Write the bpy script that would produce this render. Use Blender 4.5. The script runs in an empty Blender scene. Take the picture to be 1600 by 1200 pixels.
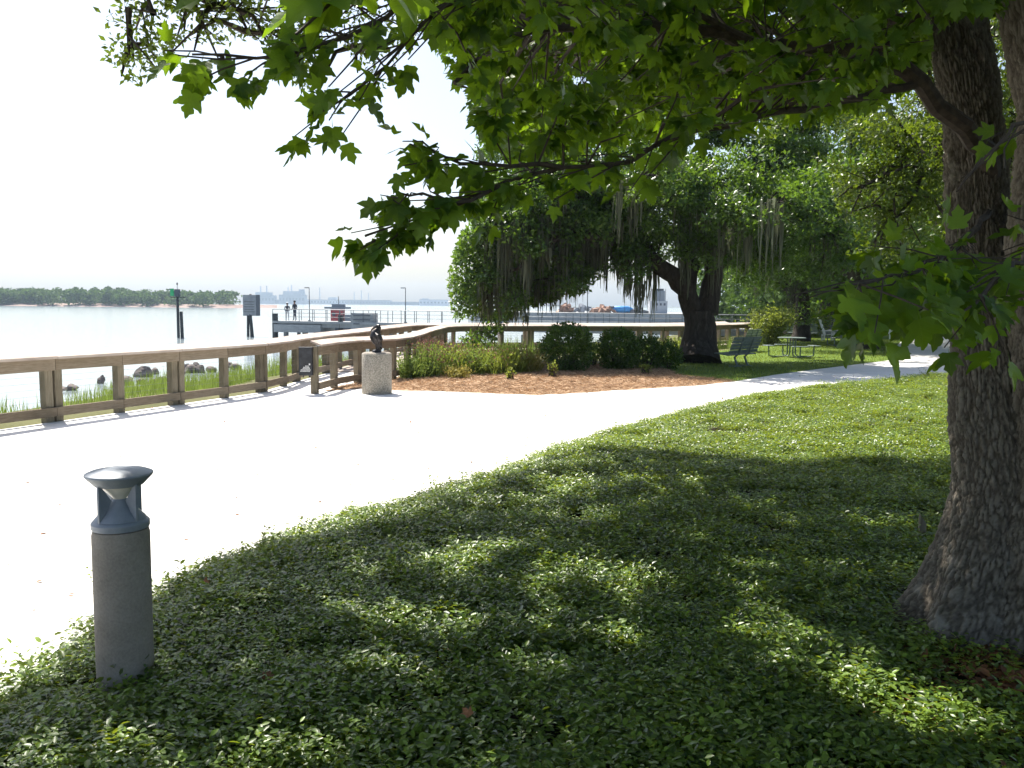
import bpy, math, random
import numpy as np
from mathutils import Vector, Matrix

random.seed(7)
RNG = np.random.default_rng(7)
R = math.radians
scene = bpy.context.scene
COL = scene.collection

# ------------------------------------------------------------------ camera
EYE = Vector((0.0, 0.0, 1.9))
FPX = 1320.0
PITCH = math.atan((600 - 477) / FPX)
ROLL = math.atan(0.01)
_f = Vector((0, math.cos(PITCH), -math.sin(PITCH)))
_r0 = Vector((1, 0, 0))
_u0 = _r0.cross(_f)
_u = _u0 * math.cos(ROLL) - _r0 * math.sin(ROLL)
_r = _r0 * math.cos(ROLL) + _u0 * math.sin(ROLL)
cam_data = bpy.data.cameras.new('camera')
cam_data.sensor_width = 36.0
cam_data.lens = FPX / 1600 * 36.0
cam_data.clip_start = 0.05
cam_data.clip_end = 12000
cam = bpy.data.objects.new('camera', cam_data)
COL.objects.link(cam)
cam.matrix_world = Matrix(((_r.x, _u.x, -_f.x, EYE.x), (_r.y, _u.y, -_f.y, EYE.y), (_r.z, _u.z, -_f.z, EYE.z), (0, 0, 0, 1)))
scene.camera = cam

# ------------------------------------------------------------------ sky, sun, exposure
SUN_EL = R(57)
SUN_H = Vector((-0.55, 0.835))          # horizontal direction towards the sun
world = bpy.data.worlds.new('World')
scene.world = world
world.use_nodes = True
wn = world.node_tree.nodes
wl = world.node_tree.links
sky = wn.new('ShaderNodeTexSky')
sky.sky_type = 'NISHITA'
sky.sun_disc = False
sky.sun_elevation = SUN_EL
sky.sun_rotation = math.atan2(SUN_H.x, SUN_H.y)
sky.air_density = 1.0
sky.dust_density = 2.6
sky.ozone_density = 1.0
wn['Background'].inputs['Strength'].default_value = 0.095
wl.new(sky.outputs[0], wn['Background'].inputs['Color'])
sun_d = bpy.data.lights.new('sun', 'SUN')
sun_d.energy = 5.0
sun_d.angle = R(0.55)
sun_d.color = (1.0, 0.95, 0.86)
sun_o = bpy.data.objects.new('sun', sun_d)
COL.objects.link(sun_o)
_to = Vector((SUN_H.x * math.cos(SUN_EL), SUN_H.y * math.cos(SUN_EL), math.sin(SUN_EL)))
sun_o.rotation_euler = _to.to_track_quat('Z', 'Y').to_euler()
sun_o.location = (-20, 30, 40)
scene.view_settings.view_transform = 'Standard'
scene.view_settings.look = 'None'
scene.view_settings.gamma = 1.0
scene.view_settings.exposure = 1.14
scene.render.engine = 'CYCLES'
cy = scene.cycles
cy.max_bounces = 6
cy.diffuse_bounces = 2
cy.glossy_bounces = 3
cy.transmission_bounces = 4
cy.transparent_max_bounces = 4
cy.volume_bounces = 0
cy.use_denoising = True
cy.use_adaptive_sampling = True
cy.adaptive_threshold = 0.02
cy.sample_clamp_indirect = 6.0

# ------------------------------------------------------------------ measuring helpers
def ray(px, py):
    return _f + _r * ((px - 800) / FPX) - _u * ((py - 600) / FPX)
def G(px, py, z=0.0):
    d = ray(px, py)
    return EYE + d * ((z - EYE.z) / d.z)
def at(px, py, Y):
    d = ray(px, py)
    return EYE + d * (Y / d.y)
def projn(a):
    v = np.asarray(a, float) - np.array(EYE)
    c = v @ np.array(_f)
    c2 = np.where(c < 0.02, 0.02, c)
    return 800 + FPX * (v @ np.array(_r)) / c2, 600 - FPX * (v @ np.array(_u)) / c2, c

# ------------------------------------------------------------------ materials
def new_mat(name):
    m = bpy.data.materials.new(name)
    m.use_nodes = True
    nt = m.node_tree
    return m, nt, nt.nodes['Principled BSDF']
def N(nt, typ, **kw):
    n = nt.nodes.new(typ)
    for k, v in kw.items():
        setattr(n, k, v)
    return n
def ramp(nt, fac, stops):
    r = nt.nodes.new('ShaderNodeValToRGB')
    el = r.color_ramp.elements
    while len(el) < len(stops):
        el.new(0.5)
    for e, (p, c) in zip(el, stops):
        e.position = p
        e.color = (*c, 1)
    nt.links.new(fac, r.inputs[0])
    return r.outputs[0]
def coords(nt, scale=(1, 1, 1), kind='Object'):
    tc = nt.nodes.new('ShaderNodeTexCoord')
    mp = nt.nodes.new('ShaderNodeMapping')
    mp.inputs['Scale'].default_value = scale
    nt.links.new(tc.outputs[kind], mp.inputs[0])
    return mp.outputs[0]
def noise(nt, vec, scale, detail=4, rough=0.55, dist=0.0):
    n = nt.nodes.new('ShaderNodeTexNoise')
    n.inputs['Scale'].default_value = scale
    n.inputs['Detail'].default_value = detail
    n.inputs['Roughness'].default_value = rough
    n.inputs['Distortion'].default_value = dist
    if vec is not None:
        nt.links.new(vec, n.inputs['Vector'])
    return n.outputs['Fac']
def bump(nt, bsdf, h, strength=0.4, dist=0.02):
    b = nt.nodes.new('ShaderNodeBump')
    b.inputs['Strength'].default_value = strength
    b.inputs['Distance'].default_value = dist
    nt.links.new(h, b.inputs['Height'])
    nt.links.new(b.outputs[0], bsdf.inputs['Normal'])
    return b
def math_n(nt, op, a, b=None, clamp=False):
    n = nt.nodes.new('ShaderNodeMath')
    n.operation = op
    n.use_clamp = clamp
    for i, v in enumerate((a, b)):
        if v is None:
            continue
        if isinstance(v, (int, float)):
            n.inputs[i].default_value = v
        else:
            nt.links.new(v, n.inputs[i])
    return n.outputs[0]
def plain(name, stops, scale=6, rough=0.7, metal=0.0, vscale=(1, 1, 1), bstr=0.0, bdist=0.01, detail=5, spec=0.5, kind='Object', fine=0):
    m, nt, b = new_mat(name)
    v = coords(nt, vscale, kind)
    f = noise(nt, v, scale, detail)
    if fine:
        f2 = noise(nt, v, fine, 3)
        f = math_n(nt, 'ADD', math_n(nt, 'MULTIPLY', f, 0.6), math_n(nt, 'MULTIPLY', f2, 0.4))
    nt.links.new(ramp(nt, f, stops), b.inputs['Base Color'])
    b.inputs['Roughness'].default_value = rough
    b.inputs['Metallic'].default_value = metal
    b.inputs['Specular IOR Level'].default_value = spec
    if bstr:
        bump(nt, b, f, bstr, bdist)
    return m
def two(a, b, lo=0.35, hi=0.65):
    return [(lo, a), (hi, b)]
def wood(name, stops, vscale):
    m, nt, b = new_mat(name)
    v = coords(nt, vscale)
    oi = nt.nodes.new('ShaderNodeObjectInfo')
    va = nt.nodes.new('ShaderNodeVectorMath')
    va.operation = 'ADD'
    cmb = nt.nodes.new('ShaderNodeCombineXYZ')
    off = math_n(nt, 'MULTIPLY', oi.outputs['Random'], 37.0)
    for i in range(3):
        nt.links.new(off, cmb.inputs[i])
    nt.links.new(v, va.inputs[0])
    nt.links.new(cmb.outputs[0], va.inputs[1])
    g = noise(nt, va.outputs[0], 3.0, 6, 0.65, 0.4)
    w = noise(nt, coords(nt, (1, 1, 1)), 2.2, 3)
    s = math_n(nt, 'ADD', math_n(nt, 'MULTIPLY', g, 0.55), math_n(nt, 'MULTIPLY', w, 0.3))
    s = math_n(nt, 'ADD', s, math_n(nt, 'MULTIPLY', oi.outputs['Random'], 0.15))
    nt.links.new(ramp(nt, s, stops), b.inputs['Base Color'])
    b.inputs['Roughness'].default_value = 0.85
    b.inputs['Specular IOR Level'].default_value = 0.25
    bump(nt, b, g, 0.35, 0.006)
    return m
def leaf_mat(name, dark, light, trans, tfac=0.45, rough=0.45, spec=0.4, veins=False):
    m, nt, b = new_mat(name)
    a = N(nt, 'ShaderNodeAttribute', attribute_name='var')
    oi = nt.nodes.new('ShaderNodeObjectInfo')
    s = math_n(nt, 'FRACT', math_n(nt, 'ADD', a.outputs['Fac'], oi.outputs['Random']))
    c = ramp(nt, s, [(0.0, dark), (0.75, light), (1.0, tuple(min(1, x * 1.5) for x in light))])
    if veins:
        uv = nt.nodes.new('ShaderNodeUVMap')
        sp = nt.nodes.new('ShaderNodeSeparateXYZ')
        nt.links.new(uv.outputs[0], sp.inputs[0])
        ax = math_n(nt, 'ABSOLUTE', math_n(nt, 'SUBTRACT', sp.outputs[0], 0.6))
        y = sp.outputs[1]
        mid = math_n(nt, 'LESS_THAN', ax, 0.012)
        side = math_n(nt, 'LESS_THAN', math_n(nt, 'ABSOLUTE', math_n(nt, 'SUBTRACT', y, math_n(nt, 'ADD', math_n(nt, 'MULTIPLY', ax, 1.05), 0.22))), 0.011)
        sub = math_n(nt, 'LESS_THAN', math_n(nt, 'ABSOLUTE', math_n(nt, 'SUBTRACT', math_n(nt, 'FRACT', math_n(nt, 'MULTIPLY', math_n(nt, 'SUBTRACT', y, math_n(nt, 'MULTIPLY', ax, 0.9)), 9.0)), 0.5)), 0.045)
        vm = math_n(nt, 'MAXIMUM', math_n(nt, 'MAXIMUM', mid, side), math_n(nt, 'MULTIPLY', sub, 0.5), True)
        mx = nt.nodes.new('ShaderNodeMix')
        mx.data_type = 'RGBA'
        nt.links.new(math_n(nt, 'MULTIPLY', vm, 0.55), mx.inputs[0])
        nt.links.new(c, mx.inputs[6])
        mx.inputs[7].default_value = (light[0] * 2.2, light[1] * 1.7, light[2] * 2.0, 1)
        c = mx.outputs[2]
    if veins:
        pn = noise(nt, coords(nt, (1, 1, 1), 'UV'), 3.5, 4)
        hv = nt.nodes.new('ShaderNodeHueSaturation')
        nt.links.new(math_n(nt, 'ADD', math_n(nt, 'MULTIPLY', pn, .9), .55), hv.inputs['Value'])
        nt.links.new(c, hv.inputs['Color'])
        c = hv.outputs[0]
        bump(nt, b, math_n(nt, 'SUBTRACT', pn, math_n(nt, 'MULTIPLY', vm, .6)), .5, .004)
    nt.links.new(c, b.inputs['Base Color'])
    b.inputs['Roughness'].default_value = rough
    b.inputs['Specular IOR Level'].default_value = spec
    t = nt.nodes.new('ShaderNodeBsdfTranslucent')
    tc = ramp(nt, s, [(0.0, tuple(x * 0.7 for x in trans)), (1.0, trans)])
    nt.links.new(tc, t.inputs['Color'])
    mix = nt.nodes.new('ShaderNodeMixShader')
    mix.inputs[0].default_value = tfac
    nt.links.new(b.outputs[0], mix.inputs[1])
    nt.links.new(t.outputs[0], mix.inputs[2])
    nt.links.new(mix.outputs[0], nt.nodes['Material Output'].inputs['Surface'])
    return m

M = {}
M['sand'] = plain('pale_shell_sand', [(0.3, (0.60, 0.57, 0.53)), (0.5, (0.70, 0.68, 0.65)), (0.7, (0.76, 0.75, 0.73))], 1.3, 0.95, bstr=0.35, bdist=0.01, fine=60, spec=0.2)
M['earth'] = plain('dark_bed_soil', two((0.025, 0.022, 0.014), (0.06, 0.05, 0.03)), 9, 0.95, bstr=0.6, bdist=0.02, spec=0.1)
M['mulch'] = plain('pine_straw_mulch', [(0.25, (0.18, 0.105, 0.058)), (0.5, (0.37, 0.24, 0.145)), (0.75, (0.53, 0.40, 0.28))], 3, 0.9, bstr=0.7, bdist=0.03, fine=45, spec=0.15)
M['lawn'] = plain('mown_lawn', [(0.3, (0.06, 0.10, 0.018)), (0.55, (0.11, 0.17, 0.03)), (0.8, (0.17, 0.22, 0.05))], 2.2, 0.9, bstr=0.6, bdist=0.03, fine=70, spec=0.1)
M['ground'] = plain('shore_earth', [(0.3, (0.07, 0.075, 0.03)), (0.55, (0.12, 0.12, 0.055)), (0.8, (0.20, 0.17, 0.11))], 0.7, 0.95, bstr=0.5, bdist=0.05, fine=14, spec=0.1)
M['post'] = wood('weathered_post_wood', [(0.3, (0.08, 0.066, 0.045)), (0.5, (0.20, 0.17, 0.12)), (0.72, (0.32, 0.28, 0.21))], (22, 22, 1.6))
M['rail'] = wood('weathered_rail_wood', [(0.3, (0.085, 0.065, 0.045)), (0.5, (0.21, 0.165, 0.115)), (0.72, (0.32, 0.265, 0.20))], (1.6, 22, 22))
M['cap'] = wood('sunbleached_cap_wood', [(0.3, (0.27, 0.215, 0.18)), (0.5, (0.46, 0.385, 0.335)), (0.72, (0.58, 0.515, 0.46))], (1.2, 20, 20))
M['concrete'] = plain('bollard_concrete', [(0.3, (0.19, 0.165, 0.135)), (0.55, (0.29, 0.255, 0.215)), (0.75, (0.37, 0.335, 0.29))], 5, 0.9, bstr=0.25, bdist=0.006, fine=90, spec=0.25)
M['pierconc'] = plain('pier_concrete', [(0.3, (0.22, 0.225, 0.23)), (0.7, (0.40, 0.405, 0.41))], 0.8, 0.9, bstr=0.2, fine=8)
M['greymetal'] = plain('grey_painted_metal', two((0.20, 0.225, 0.265), (0.26, 0.285, 0.32)), 14, 0.5, 0.05, bstr=0.05, bdist=0.002)
M['darkmetal'] = plain('dark_metal', two((0.018, 0.02, 0.024), (0.04, 0.042, 0.05)), 12, 0.45, 0.4)
M['railmetal'] = plain('grey_rail_metal', two((0.10, 0.115, 0.13), (0.17, 0.185, 0.20)), 4, 0.5, 0.5)
M['benchmetal'] = plain('green_grey_bench_paint', two((0.10, 0.135, 0.13), (0.15, 0.185, 0.18)), 9, 0.45, 0.0, bstr=0.05)
M['bronze'] = plain('dark_bronze', two((0.018, 0.017, 0.02), (0.06, 0.055, 0.055)), 16, 0.4, 0.7, bstr=0.3, bdist=0.01)
M['white'] = plain('white_paint', two((0.68, 0.68, 0.68), (0.8, 0.8, 0.8)), 5, 0.5)
M['reflector'] = plain('polished_reflector', two((0.75, 0.73, 0.68), (0.85, 0.83, 0.8)), 20, 0.18, 0.9)
M['lens'] = plain('frosted_lens', two((0.62, 0.58, 0.50), (0.72, 0.68, 0.60)), 20, 0.3)
M['green'] = plain('signal_green', two((0.02, 0.33, 0.12), (0.03, 0.42, 0.16)), 3, 0.6)
M['signgrey'] = plain('weathered_sign_panel', two((0.24, 0.25, 0.27), (0.33, 0.335, 0.35)), 2, 0.7)
M['signdark'] = plain('sign_lettering', two((0.13, 0.135, 0.145), (0.17, 0.175, 0.18)), 2, 0.7)
M['pile'] = plain('wet_timber_pile', two((0.02, 0.025, 0.03), (0.055, 0.06, 0.06)), 3, 0.7, vscale=(4, 4, 0.6), bstr=0.3)
M['red'] = plain('red_paint', two((0.38, 0.05, 0.06), (0.5, 0.09, 0.09)), 2, 0.6)
M['blue'] = plain('blue_tarpaulin', two((0.03, 0.20, 0.50), (0.06, 0.30, 0.62)), 2, 0.5, bstr=0.2, bdist=0.05)
M['orange'] = plain('orange_rust', two((0.27, 0.14, 0.09), (0.36, 0.24, 0.18)), 2, 0.8)
M['farwall'] = plain('far_wall', two((0.20, 0.22, 0.25), (0.28, 0.30, 0.33)), 0.05, 0.9)
M['farlight'] = plain('far_pale_wall', two((0.42, 0.44, 0.47), (0.52, 0.53, 0.55)), 0.05, 0.9)
M['fardark'] = plain('far_dark_wall', two((0.09, 0.10, 0.12), (0.14, 0.15, 0.17)), 0.05, 0.9)
M['rock'] = plain('shore_rock', [(0.3, (0.07, 0.055, 0.05)), (0.55, (0.20, 0.165, 0.15)), (0.8, (0.36, 0.31, 0.28))], 3, 0.9, bstr=0.6, bdist=0.05, fine=16)
M['beach'] = plain('reddish_beach', two((0.22, 0.15, 0.125), (0.34, 0.26, 0.225)), 0.04, 0.95)
M['twig'] = plain('twig_bark', two((0.035, 0.025, 0.02), (0.075, 0.055, 0.042)), 30, 0.85)
M['oakbark'] = plain('oak_bark', [(0.3, (0.022, 0.018, 0.014)), (0.55, (0.06, 0.05, 0.042)), (0.8, (0.13, 0.115, 0.10))], 3.0, 0.95, vscale=(2.5, 2.5, 0.7), bstr=0.8, bdist=0.05, fine=9, spec=0.15)
M['moss'] = leaf_mat('spanish_moss_grey', (0.072, 0.082, 0.056), (0.15, 0.165, 0.115), (0.18, 0.20, 0.12), 0.35, 0.8, 0.1)
M['maple'] = leaf_mat('maple_leaf_green', (0.020, 0.056, 0.010), (0.058, 0.120, 0.016), (0.26, 0.43, 0.013), 0.47, 0.40, 0.3, veins=True)
M['oakleaf'] = leaf_mat('oak_leaf_green', (0.016, 0.046, 0.011), (0.078, 0.138, 0.030), (0.22, 0.38, 0.025), 0.33, 0.36, 0.4)
M['oakleaf2'] = leaf_mat('sunny_oak_leaf_green', (0.022, 0.048, 0.008), (0.07, 0.11, 0.016), (0.24, 0.34, 0.02), 0.34, 0.4, 0.35)
M['cover'] = leaf_mat('ground_cover_leaf', (0.012, 0.044, 0.012), (0.130, 0.205, 0.028), (0.50, 0.60, 0.03), 0.28, 0.36, 0.42)
M['boxleaf'] = leaf_mat('clipped_shrub_leaf', (0.016, 0.046, 0.008), (0.065, 0.13, 0.018), (0.17, 0.30, 0.015), 0.32, 0.36, 0.45)
M['limeleaf'] = leaf_mat('lime_shrub_leaf', (0.09, 0.13, 0.02), (0.19, 0.24, 0.045), (0.38, 0.45, 0.06), 0.4, 0.5, 0.3)
M['reed'] = leaf_mat('marsh_reed_green', (0.075, 0.13, 0.03), (0.17, 0.23, 0.06), (0.28, 0.38, 0.07), 0.4, 0.6, 0.2)
M['tawny'] = leaf_mat('tawny_grass', (0.14, 0.13, 0.03), (0.26, 0.23, 0.06), (0.40, 0.36, 0.09), 0.4, 0.6, 0.2)
M['purple'] = leaf_mat('reddish_seed_stem', (0.12, 0.055, 0.05), (0.24, 0.13, 0.10), (0.25, 0.12, 0.09), 0.3, 0.7, 0.2)
M['farleaf'] = leaf_mat('far_wood_leaf', (0.035, 0.07, 0.02), (0.09, 0.15, 0.04), (0.13, 0.22, 0.04), 0.25, 0.7, 0.1)
M['straw'] = leaf_mat('pine_needle', (0.22, 0.125, 0.066), (0.52, 0.36, 0.225), (0.34, 0.22, 0.13), 0.2, 0.7, 0.2)
M['dead'] = leaf_mat('dead_leaf_brown', (0.10, 0.045, 0.02), (0.25, 0.12, 0.06), (0.26, 0.12, 0.05), 0.3, 0.6, 0.2)
M['skin'] = plain('skin', two((0.33, 0.19, 0.13), (0.40, 0.24, 0.17)), 6, 0.6)
M['hair'] = plain('dark_hair', two((0.012, 0.01, 0.009), (0.03, 0.024, 0.02)), 30, 0.6)

def bark_mat():
    m, nt, b = new_mat('maple_bark')
    v = coords(nt)
    a = N(nt, 'ShaderNodeAttribute', attribute_name='plate')
    f2 = noise(nt, v, 38, 5, 0.7)
    f1 = noise(nt, v, 4.5, 5, 0.6)
    s = math_n(nt, 'ADD', math_n(nt, 'MULTIPLY', a.outputs['Fac'], 0.55), math_n(nt, 'MULTIPLY', f2, 0.45))
    c = ramp(nt, s, [(0.12, (0.022, 0.018, 0.014)), (0.45, (0.115, 0.097, 0.077)), (0.85, (0.25, 0.22, 0.18))])
    lich = ramp(nt, f1, [(0.60, (0, 0, 0)), (0.70, (1, 1, 1))])
    mx = nt.nodes.new('ShaderNodeMix')
    mx.data_type = 'RGBA'
    nt.links.new(math_n(nt, 'MULTIPLY', lich, 0.45), mx.inputs[0])
    nt.links.new(c, mx.inputs[6])
    mx.inputs[7].default_value = (0.34, 0.32, 0.28, 1)
    nt.links.new(mx.outputs[2], b.inputs['Base Color'])
    b.inputs['Roughness'].default_value = 0.92
    b.inputs['Specular IOR Level'].default_value = 0.2
    bump(nt, b, f2, 0.8, 0.012)
    return m
M['bark'] = bark_mat()

def pebble_mat():
    m, nt, b = new_mat('pebbled_aggregate')
    v = coords(nt)
    vo = nt.nodes.new('ShaderNodeTexVoronoi')
    vo.inputs['Scale'].default_value = 62
    nt.links.new(v, vo.inputs['Vector'])
    sp = nt.nodes.new('ShaderNodeSeparateColor')
    nt.links.new(vo.outputs['Color'], sp.inputs[0])
    nt.links.new(ramp(nt, sp.outputs[0], [(0.0, (0.22, 0.20, 0.165)), (0.5, (0.33, 0.30, 0.25)), (1.0, (0.47, 0.43, 0.37))]), b.inputs['Base Color'])
    b.inputs['Roughness'].default_value = 0.85
    bb = bump(nt, b, vo.outputs['Distance'], 0.8, 0.02)
    bb.invert = True
    return m
M['pebble'] = pebble_mat()

def water_mat():
    m, nt, b = new_mat('river_water')
    v = coords(nt, (1, 1, 1))
    n1 = noise(nt, coords(nt, (0.25, 0.8, 1)), 1.6, 4, 0.6)
    n2 = noise(nt, coords(nt, (0.008, 0.03, 1)), 1.0, 3)
    b.inputs['Base Color'].default_value = (0.25, 0.30, 0.325, 1)
    b.inputs['Roughness'].default_value = 0.12
    b.inputs['IOR'].default_value = 1.33
    bump(nt, b, math_n(nt, 'ADD', n1, math_n(nt, 'MULTIPLY', n2, 0.8)), 0.3, 0.09)
    return m
M['water'] = water_mat()

# ------------------------------------------------------------------ mesh helpers
def props(o, label=None, cat=None, group=None, kind=None):
    if label: o['label'] = label
    if cat: o['category'] = cat
    if group: o['group'] = group
    if kind: o['kind'] = kind
    return o
def empty(name, loc, label=None, cat=None, group=None, rz=0.0):
    o = bpy.data.objects.new(name, None)
    o.empty_display_size = 0.1
    o.location = loc
    o.rotation_euler = (0, 0, rz)
    COL.objects.link(o)
    return props(o, label, cat, group)
def link(name, me, parent=None, loc=None, world=False):
    """object from mesh; world=True: mesh is in world coordinates although the parent stands elsewhere"""
    o = bpy.data.objects.new(name, me)
    COL.objects.link(o)
    if parent is not None:
        o.parent = parent
        if world:
            off = Vector((0, 0, 0))
            q = parent
            while q is not None:
                off += q.location
                q = q.parent
            o.location = -off
    if loc is not None:
        o.location = loc
    return o
class MB:
    def __init__(s):
        s.v = []
        s.f = []
    def add(s, vs, fs):
        b = len(s.v)
        s.v += [tuple(v) for v in vs]
        s.f += [tuple(i + b for i in f) for f in fs]
        return s
    def box(s, c, size, rot=None, ch=0.0):
        hx, hy, hz = size[0] / 2, size[1] / 2, size[2] / 2
        vs, fs = cbox(hx, hy, hz, ch)
        c = Vector(c)
        vs = [(rot @ Vector(v) if rot is not None else Vector(v)) + c for v in vs]
        return s.add(vs, fs)
    def bar(s, a, b, w, h, ch=0.0, up=Vector((0, 0, 1))):
        a, b = Vector(a), Vector(b)
        x = (b - a)
        L = x.length
        x.normalize()
        y = up.cross(x).normalized()
        z = x.cross(y)
        return s.box((a + b) / 2, (L, w, h), Matrix((x, y, z)).transposed(), ch)
    def tube(s, pts, rad, n=8, cap=True):
        pts = [Vector(p) for p in pts]
        if not hasattr(rad, '__len__'):
            rad = [rad] * len(pts)
        b = len(s.v)
        prev = None
        for i, p in enumerate(pts):
            t = (pts[min(i + 1, len(pts) - 1)] - pts[max(i - 1, 0)]).normalized()
            if prev is None:
                a = t.orthogonal().normalized()
            else:
                a = (prev - t * prev.dot(t)).normalized()
            prev = a
            c = t.cross(a)
            for k in range(n):
                th = 2 * math.pi * k / n
                s.v.append(tuple(p + (a * math.cos(th) + c * math.sin(th)) * rad[i]))
        for i in range(len(pts) - 1):
            for k in range(n):
                k2 = (k + 1) % n
                s.f.append((b + i * n + k, b + i * n + k2, b + (i + 1) * n + k2, b + (i + 1) * n + k))
        if cap:
            s.f.append(tuple(b + k for k in reversed(range(n))))
            e = b + (len(pts) - 1) * n
            s.f.append(tuple(e + k for k in range(n)))
        return s
    def lathe(s, prof, n=32, c=(0, 0, 0)):
        b = len(s.v)
        for r, z in prof:
            for k in range(n):
                th = 2 * math.pi * k / n
                s.v.append((c[0] + r * math.cos(th), c[1] + r * math.sin(th), c[2] + z))
        for i in range(len(prof) - 1):
            for k in range(n):
                k2 = (k + 1) % n
                s.f.append((b + i * n + k, b + i * n + k2, b + (i + 1) * n + k2, b + (i + 1) * n + k))
        s.f.append(tuple(b + k for k in reversed(range(n))))
        e = b + (len(prof) - 1) * n
        s.f.append(tuple(e + k for k in range(n)))
        return s
    def mesh(s, name, mat, smooth=False):
        me = bpy.data.meshes.new(name)
        me.from_pydata(s.v, [], s.f)
        me.materials.append(mat)
        if smooth:
            me.polygons.foreach_set('use_smooth', [True] * len(me.polygons))
            me.set_sharp_from_angle(angle=R(40))
        me.update()
        return me
    def build(s, name, mat, parent=None, smooth=False, world=False, loc=None):
        return link(name, s.mesh(name, mat, smooth), parent, loc, world)
def cbox(hx, hy, hz, ch=0.0):
    if ch <= 0:
        vs = [(x, y, z) for x in (-hx, hx) for y in (-hy, hy) for z in (-hz, hz)]
        return vs, [(0, 1, 3, 2), (4, 6, 7, 5), (0, 4, 5, 1), (2, 3, 7, 6), (0, 2, 6, 4), (1, 5, 7, 3)]
    c = ch
    vs, idx = [], {}
    for sx in (-1, 1):
        for sy in (-1, 1):
            for sz in (-1, 1):
                for ax in range(3):
                    p = [sx * (hx - c), sy * (hy - c), sz * (hz - c)]
                    p[ax] = (sx * hx, sy * hy, sz * hz)[ax]
                    idx[(sx, sy, sz, ax)] = len(vs)
                    vs.append(tuple(p))
    fs = []
    S = (-1, 1)
    for ax in range(3):
        o1, o2 = [(1, 2), (0, 2), (0, 1)][ax]
        for s_ in S:
            q = []
            for a, b in ((-1, -1), (1, -1), (1, 1), (-1, 1)):
                k = [0, 0, 0]
                k[ax] = s_
                k[o1] = a
                k[o2] = b
                q.append(idx[(k[0], k[1], k[2], ax)])
            flip = (s_ < 0) ^ (ax == 1)
            fs.append(tuple(reversed(q)) if flip else tuple(q))
    for ax in range(3):
        o1, o2 = [(1, 2), (0, 2), (0, 1)][ax]
        for a in S:
            for b in S:
                q = []
                for (e, face) in ((-1, o1), (1, o1), (1, o2), (-1, o2)):
                    k = [0, 0, 0]
                    k[ax] = e
                    k[o1] = a
                    k[o2] = b
                    q.append(idx[(k[0], k[1], k[2], face)])
                fs.append(tuple(q))
    for sx in S:
        for sy in S:
            for sz in S:
                fs.append(tuple(idx[(sx, sy, sz, a)] for a in range(3)))
    # orient outward
    out = []
    for f in fs:
        p = [Vector(vs[i]) for i in f]
        nrm = (p[1] - p[0]).cross(p[2] - p[0])
        ctr = sum(p, Vector()) / len(p)
        out.append(f if nrm.dot(ctr) > 0 else tuple(reversed(f)))
    return vs, out
def np_mesh(name, V, T, mat, var=None, uv=None, smooth=False, fattr=None):
    """triangles V (n,3), T (m,3)"""
    me = bpy.data.meshes.new(name)
    V = np.ascontiguousarray(V, np.float32)
    T = np.ascontiguousarray(T, np.int32)
    k = T.shape[1]
    me.vertices.add(len(V))
    me.vertices.foreach_set('co', V.ravel())
    me.loops.add(T.size)
    me.loops.foreach_set('vertex_index', T.ravel())
    me.polygons.add(len(T))
    me.polygons.foreach_set('loop_start', np.arange(0, T.size, k, dtype=np.int32))
    me.polygons.foreach_set('loop_total', np.full(len(T), k, dtype=np.int32))
    if smooth:
        me.polygons.foreach_set('use_smooth', np.ones(len(T), dtype=bool))
    if var is not None:
        at_ = me.attributes.new('var', 'FLOAT', 'FACE')
        at_.data.foreach_set('value', np.ascontiguousarray(var, np.float32))
    if uv is not None:
        l = me.uv_layers.new(name='UVMap')
        l.data.foreach_set('uv', np.ascontiguousarray(uv[T.ravel()], np.float32).ravel())
    if fattr is not None:
        at_ = me.attributes.new(fattr[0], 'FLOAT', 'POINT')
        at_.data.foreach_set('value', np.ascontiguousarray(fattr[1], np.float32))
    me.materials.append(mat)
    me.update()
    me.validate()
    return me
def norm(a):
    return a / np.maximum(np.linalg.norm(a, axis=-1, keepdims=True), 1e-9)
# leaf templates: (verts, tris) with x across, y along to the tip, z normal
def maple_template():
    rt = [(.22, -.03), (.40, .06), (.33, .22), (.47, .36), (.57, .64), (.38, .57), (.20, .50), (.25, .70), (.12, .80)]
    vs = [(0, 0), (0, .3), (0, .5), (0, 1.0)] + rt + [(-x, y) for x, y in rt]
    tr = [(0, 4, 5), (0, 5, 6), (0, 6, 1), (1, 6, 7), (7, 8, 9), (1, 7, 9), (1, 9, 10), (1, 10, 2), (2, 10, 11), (2, 11, 12), (2, 12, 3)]
    tl = [tuple((i if i < 4 else i + 9) for i in reversed(t)) for t in tr]
    n = len(vs)
    vs += [(0.008, 0), (-0.008, 0), (0.0, -0.42)]
    V = np.array([(x, y, 0.16 * abs(x) - 0.22 * max(y, 0) ** 2 + (0.05 * math.sin(9 * y + 5 * x))) for x, y in vs])
    V[-1, 2] = 0.12
    return V, np.array(tr + tl + [(n, n + 1, n + 2)])
MAPLE = maple_template()
def toothed(tpl):
    V, T = tpl
    from collections import Counter
    cnt = Counter()
    for t in T[:-1]:
        for a, b in ((t[0], t[1]), (t[1], t[2]), (t[2], t[0])):
            cnt[(min(a, b), max(a, b))] += 1
    V2, T2 = [tuple(v) for v in V], [tuple(t) for t in T]
    for t in T[:-1]:
        for a, b in ((t[0], t[1]), (t[1], t[2]), (t[2], t[0])):
            if cnt[(min(a, b), max(a, b))] == 1:
                e = V[b] - V[a]
                n_ = np.array([e[1], -e[0], 0]) / max(np.hypot(e[0], e[1]), 1e-6)
                V2.append(tuple(V[a] + e * .62 + n_ * .13 * np.hypot(e[0], e[1])))
                T2.append((a, len(V2) - 1, b))
    return np.array(V2), np.array(T2)
MAPLE_D = toothed(MAPLE)
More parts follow.
